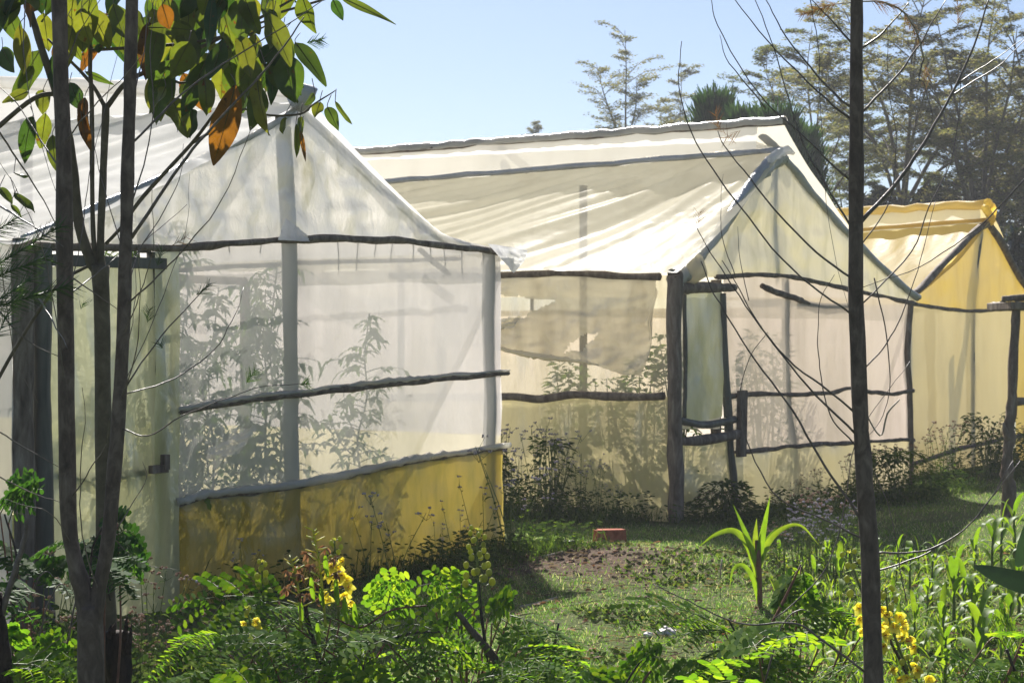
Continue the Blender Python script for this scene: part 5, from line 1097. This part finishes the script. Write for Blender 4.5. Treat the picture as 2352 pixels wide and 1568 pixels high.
for pts, w, dy in (([(1740, 1330), (1722, 1262), (1688, 1222), (1645, 1228), (1606, 1254)], 21, -.12), ([(1740, 1310), (1722, 1250), (1704, 1205), (1684, 1158)], 16, .03), ([(1740, 1310), (1748, 1250), (1758, 1195), (1769, 1138)], 19, -.05),
                   ([(1741, 1320), (1760, 1255), (1796, 1216), (1840, 1208), (1882, 1252)], 15, .08), ([(1743, 1390), (1732, 1335), (1708, 1300), (1684, 1308), (1676, 1350)], 15, -.1), ([(1741, 1310), (1752, 1262), (1770, 1230), (1786, 1210)], 16, .12), ([(1740, 1300), (1735, 1240), (1738, 1190)], 18, .06)):
    q = spline([W(x, y, d0+dy*i/(len(pts)-1)) for i, (x, y) in enumerate(pts)], 5); n_ = len(q)-1; k0 = len(b.v)
    for i, p in enumerate(q):
        t = (q[min(n_, i+1)]-q[max(0, i-1)]).normalized(); sd_ = t.cross(V((0.15, -0.85, 0.45))).normalized(); u = i/n_
        h = w*0.5*d0/F*max(0.03, min(1, 0.5+u*2.5)*(1-u**2.0)); up_ = V((0, -0.5, 0.6))*h*0.5
        b.v += [p-sd_*h+up_, p, p+sd_*h+up_]
    for i in range(n_):
        a_ = k0+3*i; b.f += [(a_, a_+1, a_+4, a_+3), (a_+1, a_+2, a_+5, a_+4)]
b.build('leaves', M['maize'], g); b = MB()
px_tube(b, [(1738, 1325), (1722, 1262), (1688, 1221), (1645, 1227)], d0-.03, [3, 2.5, 2, 1], 5, 4); b.build('leaf_rib', M['bud'], g)
# grassy long blades between the maize
b = MB()
for i in range(230):
    px = rr.uniform(1800, 2420); py = rr.uniform(1270, 1640); grass_clump(G(px, py), rr.uniform(0.1, 0.28), 12, 900+i, 0.10, 0.0035, b)
tag(b.build('long_grass', M['maize'], smooth=True), 'long bright grass between the young maize plants at right', 'grass', kind='stuff')
def weed_proto(label, H, seed, group, nst=5, head='lilac', mat='weed', leafn=12, cat='flowering weed', name='flowering_weed'):
    rr = random.Random(seed); R.seed(seed); g = thing(name, V((0, 0, 0)), label, cat, group); st = MB(); lf = MB(); hd = MB()
    for k in range(nst):
        a = k*2.4+rr.random(); e = V((math.cos(a)*H*0.35*rr.random(), math.sin(a)*H*0.35*rr.random(), H*rr.uniform(0.65, 1)))
        sp_ = spline([V((0.02*math.cos(a), 0.02*math.sin(a), -0.02)), e*0.45+V((0.04*rr.uniform(-1, 1), 0, 0.02)), e], 6); st.tube(sp_, [0.0045, 0.0018], 5)
        for i in range(leafn):
            t = (i+0.5)/leafn; p = sp_[int(t*(len(sp_)-1))]; sz = 0.07*(1.15-t)*rr.uniform(0.7, 1.2)
            a2 = i*1.57+rr.uniform(-.5, .5)
            lf.leaf(p, V((math.cos(a2), math.sin(a2), 0.25)), V((0, 0, 1)), sz+0.015, sz*0.6+0.008, 4, 0.5, 0.25)
        for q in range(rr.randint(2, 4)):
            tip = e+V((rr.uniform(-.06, .06), rr.uniform(-.06, .06), rr.uniform(-0.03, .06))); st.tube([e+V((0, 0, -0.05)), tip], [0.0016, 0.001], 4)
            for w in range(5):
                c = tip+V((rr.uniform(-.014, .014), rr.uniform(-.014, .014), rr.uniform(-.004, .006)))
                hd.ball(c, 0.0062, 5, 4, 0.9, 0.5)
    st.build('stem', M['stem_green'], g); lf.build('foliage', M[mat], g); hd.build('flower_heads', M[head], g); return g
def scatter(protos, spots, rr):
    ks = [kids(p) for p in protos]; used = [False]*len(protos)
    for i, (p, s) in enumerate(spots):
        k = i % len(protos); rz = rr.random()*6.28
        if not used[k]: used[k] = True; o = protos[k]; o.location = p; o.rotation_euler = (0, 0, rz); o.scale = (s,)*3
        else: copy_tree(protos[k], p, rz, s, None, ks[k])
gw = 'weeds against the side of the cream greenhouse'
pr = [weed_proto('dark weed with lilac flower heads against the straw coloured side skirt of the cream greenhouse', 0.75, 500+i, gw) for i in range(3)]
sp = []
for px, f, s in ((1172, 0.3, 1.15), (1195, 0.25, 1.25), (1215, 0.45, 0.9), (1245, 0.35, 1.1), (1275, 0.3, 1.25), (1300, 0.25, 1.4), (1325, 0.3, 1.35), (1345, 0.4, 1.1), (1370, 0.3, 1.0), (1395, 0.35, 0.95), (1420, 0.3, 0.8), (1450, 0.3, 0.65), (1480, 0.4, 0.5), (1230, 0.7, 0.8), (1290, 0.7, 0.8), (1350, 0.75, 0.7)):
    sp.append((w2s.g(px, f), s*0.85))
scatter(pr, sp, rr)
gw = 'weeds along the foot of the cream gable'
pr = [weed_proto('dark weed with faded heads at the foot of the cream greenhouse gable', 0.6, 520+i, gw, 6, 'pinkdry') for i in range(3)]
scatter(pr, [(w2.g(px, f), s*0.8) for px, f, s in ((1560, .3, .55), (1590, .4, .6), (1620, .3, .5), (1720, .5, .6), (1760, .4, .7), (1800, .4, .8), (1850, .5, 1.0), (1880, .4, 1.0), (1910, .5, 1.2), (1940, .5, 1.1), (1990, .4, 1.0), (2030, .3, 1.1), (2060, .4, 1.2), (2085, .4, 1.5), (1640, .6, .5))], rr)
gw = 'weeds before the amber greenhouse'
pr = [weed_proto('dark weed in front of the tan net wall of the yellow greenhouse', 0.7, 540+i, gw, 6, 'pinkdry') for i in range(2)]
scatter(pr, [(w3.g(px, f, 0), s*0.75) for px, f, s in ((2095, .5, 1.4), (2110, 1.0, 1.3), (2130, .8, 1.2), (2150, 1.2, 1.1), (2175, .6, 1.2), (2200, 1.0, 1.0), (2225, .5, 1.0), (2250, .6, 1.1), (2280, .5, .9), (2300, .8, .8), (2345, .6, .7))], rr)
gw = 'weeds along the yellow skirt'
pr = [weed_proto('thin weed with lilac flower heads in front of the yellow skirt of the white greenhouse', 0.72, 560+i, gw, 3, 'lilac', 'weed', 6) for i in range(2)]
scatter(pr, [(w1.g(px, f), s) for px, f, s in ((1085, .35, 1.3), (1060, .5, 1.2), (1030, .3, 0.9), (655, .9, .95), (690, .6, .8), (1110, .4, .8), (880, .5, .6), (450, .4, .6), (950, .4, .7))], rr)
gw = 'faded flowering weeds near the forked stems'
pr = [weed_proto('light weed with faded pink heads near the forked stems', 0.62, 580+i, gw, 6, 'pinkdry', 'weed_light', 8) for i in range(2)]
scatter(pr, [(W(px, 0, d)*1.0-V((0, 0, W(px, 0, d).z)), s) for px, d, s in ((125, 8.2, 1.0), (160, 7.6, 0.9), (180, 8.4, 0.9), (320, 8.0, 0.8), (350, 8.3, 0.95), (380, 7.9, 0.75), (300, 7.5, 0.7), (420, 8.6, 0.6), (340, 7.4, 0.65), (60, 7.6, 0.8))], rr)
gw = 'white flowered weeds behind the maize'
pr = [weed_proto('light weed with pale flower heads between the tallest maize plant and the grey trunk', 0.5, 590+i, gw, 6, 'pinkdry' if i else 'lilac', 'weed_light', 8) for i in range(2)]
scatter(pr, [(G(px, py), s) for px, py, s in ((1830, 1330, .9), (1860, 1310, 1.1), (1880, 1330, 1.0), (1900, 1320, 1.1), (1920, 1350, .9), (1940, 1320, 1.0), (1850, 1345, .8), (1800, 1340, .7), (1965, 1310, .9), (1780, 1310, .6))], rr)
w_ = weed_proto('upright weed with one pale lilac head beside the yellow flowered shrub', 0.62, 599, None, 1, 'lilac', 'weed_light', 6)
w_.location = W(430, 0, 7.6)-V((0, 0, W(430, 0, 7.6).z))
# low dark tangle at the foot of the walls
b = MB(); rr = random.Random(44)
def foot(w, a, c, n, f0, f1, h):
    for _ in range(n):
        px = rr.uniform(a, c); p = w.g(px, rr.uniform(f0, f1)); p.z = gz(p.x, p.y)
        if rr.random() < 0.75: grass_clump(p, h*rr.uniform(0.5, 1.5), 9, rr.randint(0, 10**6), 0.09, 0.003, b)
        else:
            for q in range(10):
                o = p+V((rr.uniform(-.09, .09), rr.uniform(-.09, .09), h*rr.random())); a2 = rr.random()*6.28
                b.leaflet(o, V((math.cos(a2), math.sin(a2), 0.3)).normalized(), V((0, -.3, 1)).normalized(), 0.05, 0.028)
foot(w2s, 1150, 1530, 420, 0.05, 1.0, 0.26); foot(w2, 1500, 1720, 200, 0.05, 0.9, 0.16); foot(w2, 1700, 2110, 420, 0.05, 0.9, 0.22); foot(w3, 2040, 2420, 760, 0.1, 4.6, 0.24); foot(w1, 830, 1165, 330, 0.03, 0.9, 0.2); foot(w1, 410, 840, 60, 0.02, 0.25, 0.25)
tag(b.build('undergrowth', M['weed'], smooth=True), 'dark tangled grass and weeds along the foot of the greenhouse walls', 'undergrowth', kind='stuff')
# low weeds of the corner at the far left
b = MB()
for _ in range(260):
    px = rr.uniform(-30, 520); d = rr.uniform(7.0, 9.2); p = W(px, 0, d); p.z = 0
    if d > w1.depth(px)-0.4: continue
    if rr.random() < 0.5: grass_clump(p, rr.uniform(0.1, 0.35), 8, rr.randint(0, 10**6), 0.09, 0.003, b)
    else:
        for q in range(12):
            o = p+V((rr.uniform(-.09, .09), rr.uniform(-.09, .09), 0.3*rr.random())); a2 = rr.random()*6.28
            b.leaflet(o, V((math.cos(a2), math.sin(a2), 0.3)).normalized(), V((0, -.3, 1)).normalized(), 0.055, 0.035)
tag(b.build('undergrowth', M['weed_light'], smooth=True), 'low weeds and grass in front of the door of the white greenhouse', 'undergrowth', kind='stuff')
for px, f, H, lab in ((2105, 0.9, 0.95, 'dark bushy weed against the right corner post of the cream greenhouse'), (2150, 1.3, 0.7, 'dark bushy weed below the seam of the tan net wall'), (2215, 1.0, 0.6, 'dark bushy weed under the ridge post of the yellow greenhouse'), (1935, 0.6, 0.62, 'dark bushy weed in front of the cream skirt just left of the straight grey trunk')):
    q = (w3 if px > 2092 else w2).g(px, f); leafy('bushy_weed', q, H*0.8, 0.5, lab, 'weed', 700+px, 'weed', 700, 0.075, 'dark bushy weeds at the greenhouse walls')
for px, f, H, lab in ((1190, 0.45, 0.7, 'dark bushy weed beside the corner of the white greenhouse'), (1325, 0.4, 0.85, 'dark bushy weed in the middle of the straw coloured skirt'), (1590, 0.35, 0.4, 'low dark bushy weed at the foot of the brown corner post')):
    leafy('bushy_weed', (w2 if px > 1535 else w2s).g(px, f), H*0.85, 0.33, lab, 'weed', 730+px, 'weed', 420, 0.075, 'dark bushy weeds at the greenhouse walls')
# banana
g = thing('banana_plant', G(2470, 1500), 'banana plant reaching in from the right edge with dark broad leaves', 'banana plant'); d = g.location.y; R.seed(4)
b = MB(); px_tube(b, [(2470, 1520), (2466, 1400), (2460, 1250)], d, [60, 50, 40], 5, 10); b.build('stem', M['stem_green'], g)
for pts, wd in (([(2460, 1330), (2360, 1335), (2238, 1300)], 62), ([(2460, 1260), (2400, 1200), (2335, 1300)], 70), ([(2460, 1250), (2440, 1100), (2400, 1050)], 60)):
    b = MB(); q = [W(x, y, d-0.1) for x, y in pts]; s_ = spline(q, 8); n_ = len(s_)-1
    def fn(u, v):
        p = s_[int(u*n_)]; t = (s_[min(n_, int(u*n_)+1)]-s_[max(0, int(u*n_)-1)]).normalized(); sd_ = t.cross(V((0.1, -0.8, 0.6))).normalized(); h = wd*0.5*d/F*max(0.05, math.sin(math.pi*min(1, 0.12+u*0.87))**0.6)
        return p+sd_*((v-0.5)*2*h)+V((0, 0, -0.12*abs(v-0.5)*h*2))
    b.grid(fn, n_, 6); b.build('leaf', M['banana'], g)

# ---------------------------------------------------------------- small things on the ground
p = G(1400, 1252); bk = MB(); R.seed(8); bk.box(p+V((0, 0, 0.055)), V((0.115, 0.03, 0)), V((-0.016, 0.055, 0)), V((0, 0, 0.055)), 0.1)
bk.v = [q+noise.noise_vector(q*40)*0.006-V((0, 0, 0.012)) for q in bk.v]
tag(bk.build('brick', M['brick'], shift=p, smooth=False), 'single red brick lying at the foot of the cream greenhouse side wall', 'brick')
p = G(1308, 1284); b = MB(); b.tube([p+V((-0.05, 0, 0.035)), p+V((0.05, 0.01, 0.042))], 0.014, 8)
tag(b.build('pipe_piece', M['black'], shift=p), 'short black pipe piece on the bare brown mound', 'pipe')
p = G(1530, 1462); b = MB(); R.seed(2); b.ball(p+V((0, 0, 0.02)), 0.05, 12, 8, 0.55, 0.55); b.ball(p+V((-0.10, -0.02, 0.01)), 0.03, 10, 7, 0.5, 0.5)
tag(b.build('paper_scrap', M['whitebit'], shift=p, smooth=False), 'crumpled whitish scrap lying on the sunlit turf', 'litter')
for pts, w, lab in (([(1230, 1316), (1262, 1312), (1292, 1306)], 5, 'thin dry stick lying in the shade left of the mound'), ([(1195, 1402), (1230, 1396), (1278, 1384)], 7, 'grey stick lying where shade meets sunlit turf'), ([(1654, 1345), (1656, 1320), (1660, 1296)], 4, 'upright thin brown twig stuck in the turf near the orange flower')):
    P = [G(x, max(y, 1345) if 'upright' in lab else y)+V((0, 0, 0.012)) for x, y in pts]
    if 'upright' in lab: P = [G(1654, 1348), G(1654, 1348)+V((0.003, 0, 0.06)), G(1654, 1348)+V((0.014, 0, 0.13))]
    b = MB(); b.tube(P, w*0.5*P[0].y/F, 6, 0.4); tag(b.build('stick', M['twig_pale'], shift=P[0].copy()), lab, 'stick')
p = G(1655, 1385); g = thing('marigold_flower', p, 'small orange flower on the turf beside the upright twig', 'flower'); b = MB(); b.tube([p, p+V((0, 0, 0.07))], 0.0025, 5); b.build('stem', M['stem_green'], g)
b = MB(); R.seed(6)
for k in range(14):
    a = k*2.4; b.leaf(p+V((0, 0, 0.07)), V((math.cos(a), math.sin(a), 0.5+0.3*(k % 3))), V((0, 0, 1)), 0.016, 0.009, 2)
b.build('petals', M['rustleaf'], g)
b = MB(); R.seed(21)
for _ in range(260):                                     # clods round the bare mound
    a = R.random()*6.28; r_ = abs(R.gauss(0, 0.75)); x = 0.5+r_*math.cos(a)*1.2; y = 12.8+r_*math.sin(a)
    if y > wall2_front(CX+x*F/y)-0.1: continue
    b.ball(V((x, y, gz(x, y)+0.004)), 0.008+0.022*R.random()**2, 6, 4, 0.7, 0.5)
tag(b.build('soil_clods', M['clod']), 'loose brown soil clods on and around the bare mound', 'soil', kind='stuff')
b = MB()
for _ in range(420):
    px = R.uniform(1100, 2400); py = R.uniform(1262, 1640); p = G(px, py)+V((0, 0, 0.02)); a = R.random()*6.28
    b.leaf(p, V((math.cos(a), math.sin(a), R.uniform(-.2, .5))), V((R.uniform(-.6, .6), -0.4, 1)), R.uniform(0.03, 0.08), R.uniform(0.012, 0.03), 4, 0.2, 0.5, None, R.uniform(-1, 1), 0.15)
tag(b.build('dead_leaves', M['spent']), 'curled brown dead leaves scattered on the turf', 'leaf litter', kind='stuff')
# post stand at the right edge
d = 16.8; g = thing('post_stand', W(2320, CY, d)-V((0, 0, CZ)), 'dark crooked post stand carrying a pale sheet at the right edge', 'stand')
b = MB(); px_tube(b, [(2316, 1215), (2316, 1120), (2312, 1060), (2318, 1000), (2326, 900), (2330, 800), (2334, 705)], d, [28, 28, 25, 26, 21, 21, 20], 6, 10, 0.7)
px_tube(b, [(2316, 1010), (2308, 985), (2305, 970)], d-0.03, [14, 12, 5], 3, 6, 0.4); b.build('post', M['pole_dark'], g)
b = MB(); c = W(2390, 702, d); b.box(c+V((0, 0.25, 0)), V((0.32, 0.02, 0)), V((-0.02, 0.35, 0)), V((0, 0, 0.035)), 0.2); b.build('top_board', M['pole'], g, False)
b = MB(); px_tube(b, [(2302, 686), (2330, 684), (2400, 674)], d-0.05, [14, 15, 15], 5, 8, 0.4); b.build('pole', M['pole'], g)
b = MB(); A_, B_ = W(2318, 690, d-0.1), W(2460, 676, d-0.1); b.grid(lambda u, v: A_.lerp(B_, u)+V((0, 0.7*v, 0.03*math.sin(u*9)*(1-v)+0.02*noise.noise(V((u*7, v*7, 1)))-0.01*v)), 16, 8); b.build('sheet', M['sheetmetal'], g)
b = MB(); px_tube(b, [(2470, 1210), (2468, 950), (2466, 705)], d+0.4, [26, 24, 22], 6, 10, 0.5); b.build('post', M['pole_dark'], g)

# ---------------------------------------------------------------- haze volume added to imitate backlit bloom over the far trees
hz = MB()
for z in (-1.6, 13.2):
    for x, y in ((-160, -60), (160, -60), (160, 215), (-160, 215)): hz.v.append(V((x, y, z)))
hz.f = [(3, 2, 1, 0), (4, 5, 6, 7), (0, 1, 5, 4), (1, 2, 6, 5), (2, 3, 7, 6), (3, 0, 4, 7)]
hm, N_, L_n = newmat('added bloom haze')
pv = N_.new('ShaderNodeVolumePrincipled'); pv.inputs['Color'].default_value = (0.95, 0.96, 1.0, 1); pv.inputs['Density'].default_value = 0.0014; pv.inputs['Anisotropy'].default_value = 0.1
ho = N_.new('ShaderNodeOutputMaterial'); L_n.new(pv.outputs[0], ho.inputs['Volume'])
tag(hz.build('haze', hm, smooth=False), 'thin haze added to fade the far trees as backlit bloom does', 'haze', kind='stuff')

# ---------------------------------------------------------------- light, sky, camera
el, az = math.radians(SUN_EL), math.radians(SUN_AZ)
sd = V((math.sin(az)*math.cos(el), math.cos(az)*math.cos(el), math.sin(el)))
sl = bpy.data.lights.new('sun', 'SUN'); sl.energy = 5.0; sl.angle = math.radians(0.53); sl.color = (1.0, 0.955, 0.89)
so = bpy.data.objects.new('sun', sl); so.rotation_euler = sd.to_track_quat('Z', 'Y').to_euler(); so.location = (0, 0, 30); col.objects.link(so)
wd = bpy.data.worlds.new('World'); scn.world = wd; wd.use_nodes = True
nt = wd.node_tree; nt.nodes.clear()
sk = nt.nodes.new('ShaderNodeTexSky'); sk.sky_type = 'NISHITA'; sk.sun_disc = False
sk.sun_elevation = el; sk.sun_rotation = az; sk.altitude = 1900; sk.air_density = 1.0; sk.dust_density = 3.6; sk.ozone_density = 4.0
bg = nt.nodes.new('ShaderNodeBackground'); bg.inputs[1].default_value = 0.05
wo = nt.nodes.new('ShaderNodeOutputWorld'); nt.links.new(sk.outputs[0], bg.inputs[0]); nt.links.new(bg.outputs[0], wo.inputs[0])
cd = bpy.data.cameras.new('camera'); co = bpy.data.objects.new('camera', cd); col.objects.link(co)
co.location = (0, 0, CZ); co.rotation_euler = (math.pi/2, 0, 0)
cd.sensor_width = 36; cd.lens = 65.0; cd.clip_start = 0.1; cd.clip_end = 3000
cd.dof.use_dof = True; cd.dof.focus_distance = 6.6; cd.dof.aperture_fstop = 14
scn.camera = co
scn.view_settings.view_transform = 'Standard'; scn.view_settings.look = 'None'; scn.view_settings.exposure = 1.15; scn.view_settings.gamma = 1
scn.cycles.max_bounces = 12; scn.cycles.transparent_max_bounces = 24; scn.cycles.diffuse_bounces = 5; scn.cycles.transmission_bounces = 8
scn.cycles.sample_clamp_indirect = 6
scn.cycles.use_denoising = True
